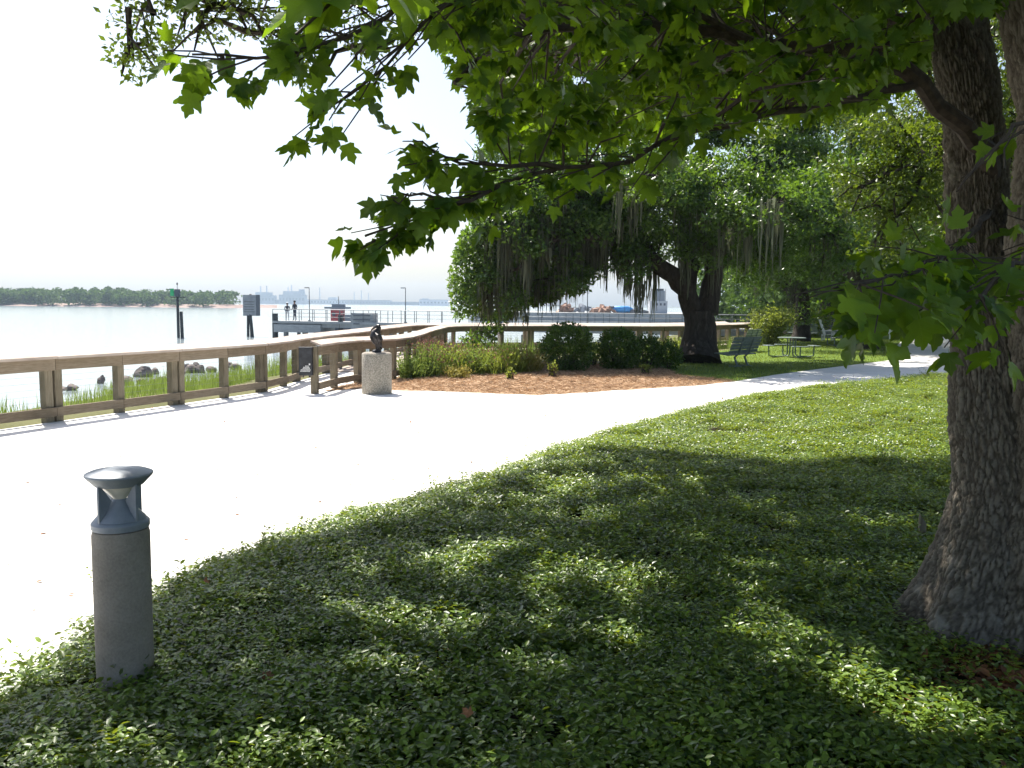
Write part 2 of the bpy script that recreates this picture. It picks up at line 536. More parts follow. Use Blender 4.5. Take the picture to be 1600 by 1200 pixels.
OVAL = (np.array([(0, 0, 0), (.24, .35, .07), (.2, .7, .05), (0, 1, -.06), (-.2, .7, .05), (-.24, .35, .07), (0, .5, 0)], float),
        np.array([(0, 1, 6), (1, 2, 6), (2, 3, 6), (3, 4, 6), (4, 5, 6), (5, 0, 6)]))
MAPLE_S = (np.array([(0, 0, 0), (0, 1, -.2), (.40, .06, .06), (.42, .36, .05), (.57, .64, .0), (.2, .5, .0), (-.40, .06, .06), (-.42, .36, .05), (-.57, .64, .0), (-.2, .5, .0)], float),
           np.array([(0, 2, 3), (0, 3, 5), (3, 4, 5), (0, 5, 1), (0, 7, 6), (0, 9, 7), (7, 9, 8), (0, 1, 9)]))
OVAL4 = (np.array([(0, 0, 0), (.24, .45, .07), (0, 1, -.06), (-.24, .45, .07), (0, .5, 0)], float), np.array([(0, 1, 4), (1, 2, 4), (2, 3, 4), (3, 0, 4)]))
DIAMOND = (np.array([(0, 0, 0), (.26, .5, .06), (0, 1, -.04), (-.26, .5, .06)], float), np.array([(0, 1, 2), (0, 2, 3)]))
WIDE = (np.array([(0, 0, 0), (.42, .5, .1), (0, 1, -.06), (-.42, .5, .1)], float), np.array([(0, 1, 2), (0, 2, 3)]))
def frames(pos, d, nrm, size):
    y = norm(d)
    z = nrm - y * np.sum(nrm * y, axis=1, keepdims=True)
    z = norm(z)
    x = np.cross(y, z)
    return pos, x, y, z, size
def leaf_cloud(name, tpl, pos, d, nrm, size, mat, var, uv=False, shape=False, raw=False):
    V, T = tpl
    pos, x, y, z, s = frames(pos, d, nrm, size)
    n = len(pos)
    wx = RNG.uniform(.8, 1.1, n)[:, None, None] if shape else 1.0
    wz = RNG.uniform(-.3, 2.2, n)[:, None, None] if shape else 1.0
    W = pos[:, None, :] + s[:, None, None] * (V[None, :, 0:1] * wx * x[:, None, :] + V[None, :, 1:2] * y[:, None, :] + V[None, :, 2:3] * wz * z[:, None, :])
    TT = (T[None] + (np.arange(n) * len(V))[:, None, None]).reshape(-1, 3)
    u = None
    if uv:
        u = np.tile(V[:, :2] + np.array([0.6, 0]), (n, 1))
    if raw:
        return W.reshape(-1, 3), TT, np.repeat(var, len(T)), u
    return np_mesh(name, W.reshape(-1, 3), TT, mat, np.repeat(var, len(T)), u)
def rdir(n):
    return norm(RNG.normal(size=(n, 3)))
def blades(name, base, top, width, mat, bend=0.15, var=None):
    """thin grass blades: 4 verts each (quad, slightly bent triangles)"""
    n = len(base)
    side = norm(np.cross(top - base, rdir(n))) * width[:, None] / 2
    mid = (base + top) / 2 + rdir(n) * np.array([1, 1, 0]) * bend * np.linalg.norm(top - base, axis=1, keepdims=True) * 0.5
    V = np.stack([base - side, base + side, mid + side * 0.8, mid - side * 0.8, top], 1).reshape(-1, 3)
    T = np.array([(0, 1, 2), (0, 2, 3), (3, 2, 4)])
    TT = (T[None] + (np.arange(n) * 5)[:, None, None]).reshape(-1, 3)
    if var is None:
        var = RNG.random(n)
    return np_mesh(name, V, TT, mat, np.repeat(var, 3))

def catmull(pts, step=0.15):
    P_ = [Vector(p) for p in pts]
    P_ = [P_[0] * 2 - P_[1]] + P_ + [P_[-1] * 2 - P_[-2]]
    out = []
    for i in range(1, len(P_) - 2):
        p0, p1, p2, p3 = P_[i - 1:i + 3]
        n = max(2, int((p2 - p1).length / step))
        for k in range(n):
            t = k / n
            out.append(0.5 * ((2 * p1) + (p2 - p0) * t + (2 * p0 - 5 * p1 + 4 * p2 - p3) * t * t + (3 * p1 - p0 - 3 * p2 + p3) * t ** 3))
    out.append(P_[-2])
    return out
def in_poly(x, y, poly):
    x, y = np.asarray(x, float), np.asarray(y, float)
    c = np.zeros(x.shape, bool)
    n = len(poly)
    for i in range(n):
        x1, y1 = poly[i][:2]
        x2, y2 = poly[(i + 1) % n][:2]
        if y1 == y2:
            continue
        c ^= ((y1 > y) != (y2 > y)) & (x < (x2 - x1) * (y - y1) / (y2 - y1) + x1)
    return c
def line_dist(x, y, pts):
    best = np.full(np.shape(x), 1e9)
    for (x1, y1), (x2, y2) in zip(pts[:-1], pts[1:]):
        dx, dy = x2 - x1, y2 - y1
        t = np.clip(((x - x1) * dx + (y - y1) * dy) / (dx * dx + dy * dy), 0, 1)
        best = np.minimum(best, np.hypot(x - x1 - t * dx, y - y1 - t * dy))
    return best
def sstep(a, b, x):
    t = np.clip((x - a) / (b - a), 0, 1)
    return t * t * (3 - 2 * t)
def vnoise(x, y, seed=0):
    """smooth value noise"""
    r = np.random.default_rng(seed).random((64, 64))
    xi, yi = np.floor(x).astype(int), np.floor(y).astype(int)
    fx, fy = x - xi, y - yi
    fx, fy = fx * fx * (3 - 2 * fx), fy * fy * (3 - 2 * fy)
    g = lambda a, b: r[a % 64, b % 64]
    return (g(xi, yi) * (1 - fx) + g(xi + 1, yi) * fx) * (1 - fy) + (g(xi, yi + 1) * (1 - fx) + g(xi + 1, yi + 1) * fx) * fy

# ------------------------------------------------------------------ setting: terrain, water, path, beds
COAST = [(-30, -60), (-14, -5), (-10.6, 7), (-8.4, 13), (-6.3, 17.6), (-6.2, 22), (-5.3, 27), (-3.6, 31), (-2, 32.5), (2, 33.5), (8, 36), (13.5, 44), (16.5, 56), (20, 78), (34, 112), (60, 135), (400, 240), (4000, 1400)]
LANDPOLY = COAST + [(4000, -4000), (-30, -4000)]
def terrain_h(x, y):
    d = line_dist(x, y, COAST)
    land = in_poly(x, y, LANDPOLY)
    slope = -0.25 * sstep(0, 1.2, d) - 1.25 * sstep(0.5, 11, d) - 1.2 * sstep(9, 22, d)
    n = (vnoise(x * 0.6, y * 0.6, 3) - 0.5) * 0.25 * sstep(0.5, 3, d)
    return np.where(land, 0.0, slope + n)
def axis(lo, hi, mid0, mid1, fine, grow=1.28):
    a = list(np.arange(mid0, mid1, fine))
    s, v = fine, mid1
    while v < hi:
        a.append(v); s *= grow; v += s
    a.append(hi)
    s, v = fine, mid0
    while v > lo:
        s *= grow; v -= s
        a.insert(0, max(v, lo))
    return np.array(a)
gx = axis(-5000, 5000, -24, 26, 0.6)
gy = axis(-400, 6000, -4, 58, 0.6)
X_, Y_ = np.meshgrid(gx, gy, indexing='ij')
Z_ = terrain_h(X_, Y_)
nx, ny = X_.shape
I = np.arange(nx * ny).reshape(nx, ny)
Q = np.stack([I[:-1, :-1], I[1:, :-1], I[1:, 1:], I[:-1, 1:]], -1).reshape(-1, 4)
g_o = link('ground', np_mesh('ground', np.stack([X_, Y_, Z_], -1).reshape(-1, 3), Q, M['ground'], smooth=True))
props(g_o, kind='structure')
WATER_Z = -1.3
w_o = MB().add([(-6000, -400, WATER_Z), (6000, -400, WATER_Z), (6000, 7000, WATER_Z), (-6000, 7000, WATER_Z)], [(0, 1, 2, 3)]).build('river_water', M['water'])
props(w_o, kind='structure')

def sheet(name, poly, z, mat, jitter=0.0, step=0.25):
    pts = []
    rr = random.Random(len(poly))
    n = len(poly)
    for i in range(n):
        a, b = Vector(poly[i][:2]), Vector(poly[(i + 1) % n][:2])
        k = max(1, int((b - a).length / step)) if jitter else 1
        k = min(k, 120)
        for j in range(k):
            p = a.lerp(b, j / k)
            if jitter:
                p += Vector((rr.uniform(-jitter, jitter), rr.uniform(-jitter, jitter)))
            pts.append((p.x, p.y, z))
    o = MB().add(pts, [tuple(range(len(pts)))]).build(name, mat)
    return props(o, kind='structure')

OUT = [(-10.2, 6.1), (-7.3, 13.0), (-5.4, 17.7), (-5.25, 20.5), (-5.05, 23.5), (-4.7, 27.5), (-4.5, 31.5), (-3.6, 36), (0.8, 38.2), (6.8, 40.6), (12, 47.5)]
INN = [(-4.15, 17.7), (-3.85, 19.8), (-3.0, 21.3), (-2.75, 23.8), (-2.75, 30), (-2.2, 34.3), (1.4, 36.3), (7.4, 38.6), (13.2, 46)]
# bed of ground cover: its edge along the pale path
EDGE = [(-3.3, -6), (-2.95, 1.5)] + [tuple(G(px, py, 0.16))[:2] for px, py in ((0, 1045), (120, 955), (240, 893), (350, 848), (500, 798), (700, 742), (900, 678), (1000, 651), (1100, 627), (1200, 608), (1350, 592), (1490, 581))] + [(20, 27.2), (40, 33)]
EDGE = [(p.x, p.y) for p in catmull([(a, b, 0) for a, b in EDGE], 0.3)]
BED = EDGE + [(40, -6)]
FARSIDE = [tuple(G(px, py))[:2] for px, py in ((505, 612), (560, 608), (640, 610), (740, 613), (840, 617), (930, 612), (1000, 607), (1090, 602), (1150, 596), (1210, 586), (1270, 578), (1400, 562), (1425, 553), (1405, 545), (1400, 541))]
FAR2 = [(24, 52), (27, 60), (34, 74), (37, 74), (30.5, 60), (27.5, 50), (26, 42), (24.5, 36), (21, 31)]
path_poly = [(-10.0, 6.0), (-7.25, 12.98), (-5.36, 17.75), (-5.22, 20.5), (-5.0, 23.6), (-2.8, 23.6), (-3.0, 21.4), (-3.8, 19.9)] + FARSIDE + FAR2 + [(40, 33.5), (40, 32), (20, 26.9)] + [e for e in reversed(EDGE) if e[0] < 19 ] + [(-12, -6)]
sheet('path', path_poly, 0.006, M['sand'], 0.0)
lawn_poly = [tuple(G(px, py))[:2] for px, py in ((1060, 588), (1150, 596), (1210, 586), (1270, 578), (1400, 562), (1425, 553), (1405, 545), (1400, 541))] + [(24, 52), (27, 60), (30, 75), (21, 75), (16.8, 56), (13.8, 44), (8.5, 36.2), (4, 31), (5, 27)]
sheet('lawn', lawn_poly, 0.003, M['lawn'])
sheet('far_lawn', [(37.2, 74), (30.7, 60), (27.7, 50), (26.2, 42), (24.7, 36), (40, 33.7), (120, 60), (120, 150), (60, 130), (45, 100)], 0.003, M['lawn'])
mulch_poly = [tuple(G(px, py))[:2] for px, py in ((505, 612), (560, 608), (640, 611), (740, 614), (840, 618), (930, 613), (1000, 608), (1090, 603), (1150, 596), (1060, 586), (1040, 576))] + [(4.0, 28), (-2.5, 28), (-2.8, 23.6), (-3.0, 21.4), (-3.8, 19.9)]
sheet('mulch_bed', mulch_poly, 0.012, M['mulch'], 0.09, 0.3)

def bed_h(x, y):
    d = line_dist(x, y, EDGE)
    return 0.02 + 0.13 * sstep(0.0, 0.9, d) + (vnoise(x * 1.1, y * 1.1, 5) - 0.5) * 0.07 * sstep(0.2, 0.9, d) + (vnoise(x * 3.1, y * 3.1, 6) - 0.5) * 0.045 * sstep(0.1, 0.6, d)
bxs, bys = np.arange(-4, 22, 0.3), np.arange(-3, 30, 0.3)
BX, BY = np.meshgrid(bxs, bys, indexing='ij')
keep = in_poly(BX, BY, BED)
BZ = bed_h(BX, BY) - 0.01
I = np.arange(BX.size).reshape(BX.shape)
Q = np.stack([I[:-1, :-1], I[1:, :-1], I[1:, 1:], I[:-1, 1:]], -1).reshape(-1, 4)
Q = Q[keep.ravel()[Q].all(1)]
props(link('bed_soil', np_mesh('bed_soil', np.stack([BX, BY, BZ], -1).reshape(-1, 3), Q, M['earth'], smooth=True)), kind='structure')

TREE = Vector((2.62, 4.55, 0.1))
BOL = Vector((-1.79, 3.80, 0.14))

# ------------------------------------------------------------------ boardwalk, its railings
def resample(pts, n=None, step=None):
    c = catmull([(a, b, 0) for a, b in pts], 0.05)
    cum = [0]
    for a, b in zip(c[:-1], c[1:]):
        cum.append(cum[-1] + (b - a).length)
    L = cum[-1]
    k = n if n else int(round(L / step))
    out, j = [], 0
    for i in range(k + 1):
        s = L * i / k
        while j < len(cum) - 2 and cum[j + 1] < s:
            j += 1
        t = (s - cum[j]) / max(cum[j + 1] - cum[j], 1e-9)
        out.append(c[j].lerp(c[j + 1], t))
    return out, L
POSTME = {}
def post_mesh(h):
    k = round(h, 2)
    if k not in POSTME:
        POSTME[k] = MB().box((0, 0, h / 2), (0.135, 0.135, h), None, 0.006).mesh('post', M['post'])
    return POSTME[k]
def railing(name, line, label, group, height=1.05, ground_until=1e9, cap_w=0.29, skip_first=False):
    pts, L = resample(line, step=1.27)
    root = empty(name, pts[0], label, 'railing', group)
    rr = random.Random(len(line))
    o0 = pts[0]
    for i, p in enumerate(pts):
        t = (pts[min(i + 1, len(pts) - 1)] - pts[max(i - 1, 0)]).normalized()
        ang = math.atan2(t.y, t.x)
        double = i % 2 == 0
        on_deck = p.y > ground_until
        zb = -0.45 if on_deck else -0.05
        offs = (-0.083, 0.083) if double and 0 < i < len(pts) - 1 else (0.0,)
        for k in offs:
            po = link('post', post_mesh(height - 0.045 - zb), root)
            q = p + t * k - o0
            po.location = (q.x, q.y, zb)
            po.rotation_euler = (rr.uniform(-.008, .008), rr.uniform(-.008, .008), ang + rr.uniform(-.03, .03))
    side = -1
    for i in range(len(pts) - 1):
        a, b = pts[i] - o0, pts[i + 1] - o0
        t = (b - a).normalized()
        ang = math.atan2(t.y, t.x)
        Ls = (b - a).length
        mid = (a + b) / 2
        nrm = Vector((t.y, -t.x, 0))
        for nm, z, w, h, off in (('top_rail', height - 0.14, 0.045, 0.19, 0.092), ('bottom_rail', 0.17, 0.045, 0.145, 0.092)):
            mb = MB().box((0, 0, 0), (Ls + (0.0 if nm == 'x' else -0.006), w, h), None, 0.005)
            o = mb.build(nm, M['rail'], root)
            o.location = (mid.x + nrm.x * off, mid.y + nrm.y * off, z + rr.uniform(-.006, .006))
            o.rotation_euler = (0, rr.uniform(-.004, .004), ang)
        if i % 2 == 0:
            c2 = pts[min(i + 2, len(pts) - 1)] - o0
            # cap board over two bays, follows the curve as a mitred quad strip
            segs = [a, b, c2] if (c2 - b).length > 0.01 else [a, b]
            vs, fs = [], []
            zc = height - 0.022 + rr.uniform(-.004, .004)
            for j, q in enumerate(segs):
                tt = (segs[min(j + 1, len(segs) - 1)] - segs[max(j - 1, 0)]).normalized()
                nn = Vector((tt.y, -tt.x, 0))
                qq = q + tt * (0.004 if j == 0 else (-0.004 if j == len(segs) - 1 else 0))
                for s_, zz in ((-1, -.02), (1, -.02), (1, .02), (-1, .02)):
                    vs.append(qq - a + nn * (s_ * cap_w / 2 + 0.03) + Vector((0, 0, zz + (.03 - s_ * .04) + (rr.uniform(-.004, .004) if j == 1 else 0))))
            for j in range(len(segs) - 1):
                for k in range(4):
                    fs.append((j * 4 + k, j * 4 + (k + 1) % 4, j * 4 + 4 + (k + 1) % 4, j * 4 + 4 + k))
            fs += [(3, 2, 1, 0), tuple(len(vs) - 4 + k for k in range(4))]
            # local x along the board
            rot = Matrix.Rotation(-ang, 3, 'Z')
            cp = MB().add([rot @ v for v in vs], fs).build('cap_board', M['cap'], root)
            cp.location = (a.x, a.y, zc)
            cp.rotation_euler = (0, 0, ang)
    # thin wires strung between the posts
    for k, z in enumerate((0.33, 0.43, 0.53, 0.63, 0.73)):
        mb = MB()
        mb.tube([(p.x - o0.x, p.y - o0.y, z) for p in pts], 0.0022, 4)
        mb.build('wire', M['railmetal'], root)
    return root
railing('boardwalk_railing', OUT, 'long weathered wooden railing on the water side, starting at the left edge', 'boardwalk railings', ground_until=23.0)
railing('boardwalk_railing', INN, 'weathered wooden railing on the land side, starting behind the dark box', 'boardwalk railings', ground_until=23.0, cap_w=0.24)

bw = empty('boardwalk', (-3.9, 23.6, 0))
props(bw, kind='structure')
oc, _ = resample(OUT, step=0.05)
ic, _ = resample(INN, step=0.05)
oc = [p for p in oc if p.y > 23.4]
ic = [p for p in ic if p.y > 23.4]
npl = 230
pm = MB().box((0, 0, 0), (2.0, 0.155, 0.04), None, 0.004).mesh('plank', M['cap'])
for i in range(npl):
    a = oc[int(i / (npl - 1) * (len(oc) - 1))]
    b = ic[int(i / (npl - 1) * (len(ic) - 1))]
    o = link('plank', pm, bw)
    m_ = (a + b) / 2
    o.location = (m_.x + 3.9, m_.y - 23.6, 0.02 + random.uniform(-.003, .003))
    o.rotation_euler = (0, 0, math.atan2((b - a).y, (b - a).x))
    o.scale = ((b - a).length / 2.0 + 0.06, 1, 1)
for line, nm in ((oc, 'edge_beam'), (ic, 'edge_beam')):
    mb = MB()
    st = line[::30]
    for a, b in zip(st[:-1], st[1:]):
        mb.bar((a.x, a.y, -0.14), (b.x, b.y, -0.14), 0.07, 0.26)
    mb.build(nm, M['rail'], bw, world=True)
for line in (oc, ic):
    for p in line[::52]:
        zt = float(terrain_h(np.array([p.x]), np.array([p.y]))[0]) - 0.5
        o = MB().tube([(0, 0, zt), (0, 0, -0.2)], [0.13, 0.12], 10).build('support_pile', M['pile'], bw, True)
        o.location = (p.x + 3.9, p.y - 23.6, 0)

# ------------------------------------------------------------------ bollard lamp
def bollard():
    root = empty('bollard_light', BOL, 'concrete bollard light with grey domed cap in the ground cover', 'bollard light')
    r = 0.124
    MB().lathe([(r - .004, -0.1), (r, -0.05), (r, 0.70), (r - .006, 0.722), (r - .02, 0.728)], 48).build('post', M['concrete'], root, True)
    MB().lathe([(r - .002, 0.728), (r + .001, 0.735), (r + .001, 0.755), (r - .01, 0.768), (r - .03, 0.772)], 48).build('collar', M['greymetal'], root, True)
    MB().lathe([(0.112, 0.770), (0.108, 0.776), (0.031, 0.860), (0.028, 0.866)], 40).build('lower_cone', M['greymetal'], root, True)
    MB().lathe([(0.025, 0.858), (0.036, 0.874), (0.082, 0.925), (0.084, 0.93)], 40).build('reflector_cone', M['lens'], root, True)
    cap = MB().lathe([(0.084, 0.93), (0.104, 0.928), (0.132, 0.958), (0.143, 0.970), (0.146, 0.976), (0.144, 0.982), (0.12, 0.992), (0.08, 1.0), (0.035, 1.005), (0.006, 1.006)], 56).build('cap', M['greymetal'], root, True)
    for k in range(4):
        a = math.pi / 4 + k * math.pi / 2 + R(18)
        rot = Matrix.Rotation(a, 3, 'Z')
        prof = [(0.045, 0.775), (0.117, 0.769), (0.117, 0.962), (0.098, 0.942), (0.082, 0.93), (0.055, 0.86)]
        prof = [(0.046, 0.858), (0.104, 0.768), (0.113, 0.768), (0.113, 0.938), (0.098, 0.932)]
        vs = [rot @ Vector((x, s * 0.006, z)) for s in (-1, 1) for x, z in prof]
        n = len(prof)
        fs = [tuple(range(n)), tuple(reversed(range(n, 2 * n)))] + [(i, i + n, (i + 1) % n + n, (i + 1) % n) for i in range(n)]
        MB().add(vs, fs).build('fin', M['greymetal'], root)
    o = MB().lathe([(0.004, 0), (0.0045, 0.002), (0.002, 0.004)], 10).build('screw', M['darkmetal'], cap)
    o.location = (0.0, -0.125, 0.955)
bollard()

# ------------------------------------------------------------------ pedestal, statue, box on the post
PED = G(589, 615)
pd = empty('stone_pedestal', PED, 'round pebbled concrete pedestal at the edge of the pale path', 'pedestal')
MB().lathe([(0.30, -0.03), (0.315, 0.0), (0.315, 0.845), (0.305, 0.862), (0.29, 0.868)], 48).build('drum', M['pebble'], pd, True)
MB().lathe([(0.285, 0.866), (0.288, 0.872), (0.27, 0.880)], 48).build('top_disc', M['concrete'], pd, True)
st = empty('statue', PED + Vector((0, 0, 0.881)), 'small dark bronze bird-like statue standing on the pebbled pedestal', 'statue')
MB().lathe([(0.09, 0), (0.10, 0.01), (0.085, 0.04), (0.05, 0.055)], 24).build('base', M['bronze'], st, True)
mb = MB()
mb.tube([(0.02, 0, 0.04), (0.03, 0, 0.10), (0.03, 0, 0.17), (0.0, 0, 0.24), (-0.03, 0, 0.33), (-0.02, 0, 0.41), (0.03, 0, 0.46), (0.05, 0, 0.52), (0.03, 0, 0.565), (0.0, 0, 0.58)],
        [0.05, 0.055, 0.075, 0.105, 0.12, 0.10, 0.06, 0.046, 0.042, 0.012], 16)
bd = mb.build('body', M['bronze'], st, True)
for s in (-1, 1):
    MB().tube([(0.05, s * 0.08, 0.16), (0.07, s * 0.10, 0.26), (0.03, s * 0.11, 0.36), (-0.02, s * 0.07, 0.42)], [0.012, 0.05, 0.05, 0.012], 10).build('wing', M['bronze'], st, True)
MB().tube([(0.01, 0, 0.55), (-0.05, 0, 0.52), (-0.11, 0, 0.47), (-0.135, 0, 0.43)], [0.03, 0.026, 0.016, 0.004], 10).build('bill', M['bronze'], st, True)
MB().tube([(0.06, 0, 0.2), (0.09, 0, 0.12), (0.105, 0, 0.06)], [0.05, 0.035, 0.01], 10).build('tail', M['bronze'], st, True)
# box
bx = empty('notice_box', Vector((-4.30, 17.58, 0.40)), 'dark metal box with pale fan-shaped emblem fixed to the railing end post', 'box')
MB().box((0, 0, 0.29), (0.28, 0.10, 0.58), None, 0.008).build('casing', M['darkmetal'], bx)
MB().box((0, -0.002, 0.582), (0.30, 0.12, 0.018), None, 0.004).build('lid', M['darkmetal'], bx)
em = MB()
for j in range(6):
    for k in range(8):
        x = -0.10 + k * 0.026 + (j % 2) * 0.013
        z = 0.09 + j * 0.027
        if z < 0.23 - abs(x - 0.01) * 1.1 + (0.03 if x > 0.04 else 0):
            em.box((x, -0.053, z), (0.017, 0.006, 0.019), Matrix.Rotation(0.6, 3, 'Y'))
em.box((0.085, -0.053, 0.235), (0.03, 0.006, 0.035))
em.build('emblem', M['white'], bx)
for x in (-0.06, 0.07):
    MB().tube([(x, 0, 0.005), (x, 0, -0.045)], 0.012, 8).build('foot_bolt', M['darkmetal'], bx)

# ------------------------------------------------------------------ shore rocks and reeds
def rock(c, s, seed, label, rz):
    r_ = np.random.default_rng(seed)
    n, m = 16, 9
    V = []
    cuts = [(norm(r_.normal(size=(1, 3)))[0], r_.uniform(.55, .85)) for _ in range(9)]
    for i in range(m + 1):
        ph = math.pi * i / m
        for k in range(n):
            th = 2 * math.pi * k / n
            u = np.array([math.cos(th) * math.sin(ph), math.sin(th) * math.sin(ph), math.cos(ph)])
            rad = 1.0
            for q_, dst in cuts:            # broken faces
                dp = float(u @ q_)
                if dp > 1e-3:
                    rad = min(rad, dst / dp)
            rad *= 1 + (r_.random() - .5) * .10 * math.sin(ph)
            V.append(tuple(u * rad * np.array(s)))
    fs = []
    for i in range(m):
        for k in range(n):
            fs.append((i * n + k, (i + 1) * n + k, (i + 1) * n + (k + 1) % n, i * n + (k + 1) % n))
    o = MB().add(V, fs).build('shore_rock', M['rock'])
    o.location = c
    o.rotation_euler = (0.1, 0.05, rz)
    props(o, label, 'rock', 'rocks along the river edge')
rocks = [(222, 582, .8, .45, 'large brown rock just left of a double railing post at the river edge'), (195, 594, .75, .25, 'low flat reddish rock right behind a railing post on the shore'),
         (158, 592, .35, .28, 'small rock peeking out left of the railing post on the shore'), (246, 594, .8, .25, 'flat pale rock beside the reeds left of the double post'),
         (112, 602, .5, .14, 'thin dark rock low at the water left of the other shore rocks'), (92, 604, .5, .10, 'leftmost flat rock barely above the water'),
         (298, 576, .55, .30, 'dark rock in the middle of the right rock heap'), (312, 576, .45, .34, 'tall dark rock on the right of the heap'),
         (292, 572, .5, .25, 'rounded brown rock at the top left of the right heap'), (330, 575, .5, .2, 'low rock right of the heap beside the single post'),
         (355, 568, .5, .2, 'small rock right of the single post'), (243, 578, .35, .2, 'tiny rock between the big rock and the double post'),
         (306, 570, .35, .25, 'pale small rock topping the right heap'), (220, 592, .35, .18, 'small rock in front of the large brown one'),
         (284, 578, .4, .18, 'small flat rock at the left foot of the right heap'), (370, 571, .6, .2, 'rock farthest right along the shore, half in reeds')]
for i, (px, py, w, h, lb) in enumerate(rocks):
    p = G(px, py + 3, -1.2)
    rock(p, (w * .6, w * .5, h * 1.0), i + 11, lb, i * 1.3)

# reeds on the slope
def reeds(n, xs, ys, dmin, dmax, hmin, hmax, name, label, mat, dens=None, w=0.016):
    pts = []
    x = RNG.uniform(*xs, n * 6)
    y = RNG.uniform(*ys, n * 6)
    d = line_dist(x, y, COAST)
    ok = (~in_poly(x, y, LANDPOLY)) & (d > dmin) & (d < dmax) & (vnoise(x * .45, y * .45, 9) > 0.34 + 0.3 * RNG.random(len(x)) * (d / dmax))
    x, y = x[ok][:n], y[ok][:n]
    z = terrain_h(x, y)
    base = np.stack([x, y, z - 0.03], 1)
    h = RNG.uniform(hmin, hmax, len(x)) * (0.7 + 0.5 * vnoise(x * .8, y * .8, 4))
    top = base + np.stack([RNG.normal(0, .12, len(x)) * h, RNG.normal(0, .12, len(x)) * h, h], 1)
    o = link(name, blades(name, base, top, np.full(len(x), w), mat))
    props(o, label, 'reeds', kind='stuff')
reeds(9000, (-19, -5), (9, 34), 0.2, 6.5, 0.2, 0.68, 'marsh_reeds', 'green marsh reeds on the bank behind the railing', M['reed'])
reeds(9000, (-5, 16), (29, 46), 0.0, 7.0, 0.4, 0.9, 'marsh_grass', 'green marsh grass under and beside the boardwalk', M['reed'], w=0.02)

# ------------------------------------------------------------------ river: marker, sign, pier
def pile(parent, x, y, z0, z1, r, lean=(0, 0)):
    return MB().tube([(x, y, z0), (x + lean[0], y + lean[1], z1)], [r, r * .9], 12).build('pile', M['pile'], parent, True)
mk = G(279, 528, WATER_Z)
ch = empty('channel_marker', mk, 'channel marker post with green board standing in the river', 'channel marker')
pile(ch, 0, 0, -1.5, 3.6, 0.13)
pile(ch, 0.33, 0.1, -1.5, 2.35, 0.15, (-.08, 0))
MB().box((-0.42, -0.12, 4.05), (0.36, 0.05, 0.66), Matrix.Rotation(-0.25, 3, 'Z')).build('green_board', M['green'], ch)
MB().box((0.0, 0, 4.0), (0.42, 0.4, 0.66), None, 0.03).build('lamp_housing', M['fardark'], ch)
MB().box((0.05, 0, 3.62), (1.15, 0.5, 0.07)).build('platform', M['pile'], ch)
MB().tube([(0, 0, 4.3), (0, 0, 4.75)], 0.025, 8).build('lamp_mast', M['railmetal'], ch)
MB().lathe([(0.05, 4.7), (0.07, 4.74), (0.07, 4.86), (0.02, 4.92)], 12).build('lamp', M['railmetal'], ch, True)
sg = empty('river_sign', G(391, 526, WATER_Z), 'grey lettered sign board on timber piles in the river', 'sign')
pile(sg, -0.22, 0, -1.5, 2.0, 0.13, (0.05, 0))
pile(sg, 0.22, 0.05, -1.5, 2.1, 0.14, (-.2, 0))
pile(sg, 0.36, -0.05, -1.5, 2.0, 0.14, (-.28, 0))
pile(sg, 0.02, 0.25, -1.5, 4.0, 0.11)
bdp = MB().box((0, 0, 2.95), (1.25, 0.12, 1.98), None, 0.01).build('sign_board', M['signgrey'], sg)
MB().box((0.70, 0.3, 2.95), (0.08, 0.7, 1.98), Matrix.Rotation(-0.15, 3, 'Z')).build('side_board', M['fardark'], sg)
for k in range(5):
    MB().box((-0.02, -0.066, 3.28 - k * 0.235), (0.98 - 0.1 * (k % 2), 0.012, 0.075)).build('lettering_line', M['signdark'], bdp)

pier = empty('pier', (0, 72, 0), 'grey concrete pier with thin railing reaching into the river', 'pier')
PZ = 0.30
A = Vector((-21.2, 77.5, 0)); B = Vector((-13.6, 75.5, 0)); C = Vector((-9, 73.5, 0)); D = Vector((4, 68.5, 0)); E_ = Vector((26, 62, 0))
def prt(mb, name, mat, smooth=False):
    return mb.build(name, mat, pier, smooth, world=True)
PP = [A, B, C, D, E_]
for a, b in zip(PP[:-1], PP[1:]):
    prt(MB().bar((a.x, a.y, PZ - 0.10), (b.x, b.y, PZ - 0.10), 3.0, 0.2), 'deck_slab', M['pierconc'])
    prt(MB().bar((a.x, a.y, PZ - 0.37), (b.x, b.y, PZ - 0.37), 2.6, 0.34), 'girder', M['pierconc'])
prt(MB().bar((A.x + .1, A.y - .2, -0.35), (A.x + 4.6, A.y - 1.4, -0.35), 2.8, 0.7, 0.02), 'end_block', M['pierconc'])
prt(MB().box((-13.0, 74.2, 0.35), (2.2, 0.9, 1.5), Matrix.Rotation(-.3, 3, 'Z'), 0.02), 'junction_block', M['pierconc'])
prt(MB().box((-13.0, 74.6, -1.2), (1.5, 1.5, 2.4), Matrix.Rotation(-.3, 3, 'Z'), 0.02), 'junction_pier', M['pierconc'])
for j in range(3):
    prt(MB().box((-13.0 - .14, 73.72, 0.15 + j * 0.36), (1.6, 0.06, 0.10), Matrix.Rotation(-.3, 3, 'Z')), 'fender_slat', M['fardark'])
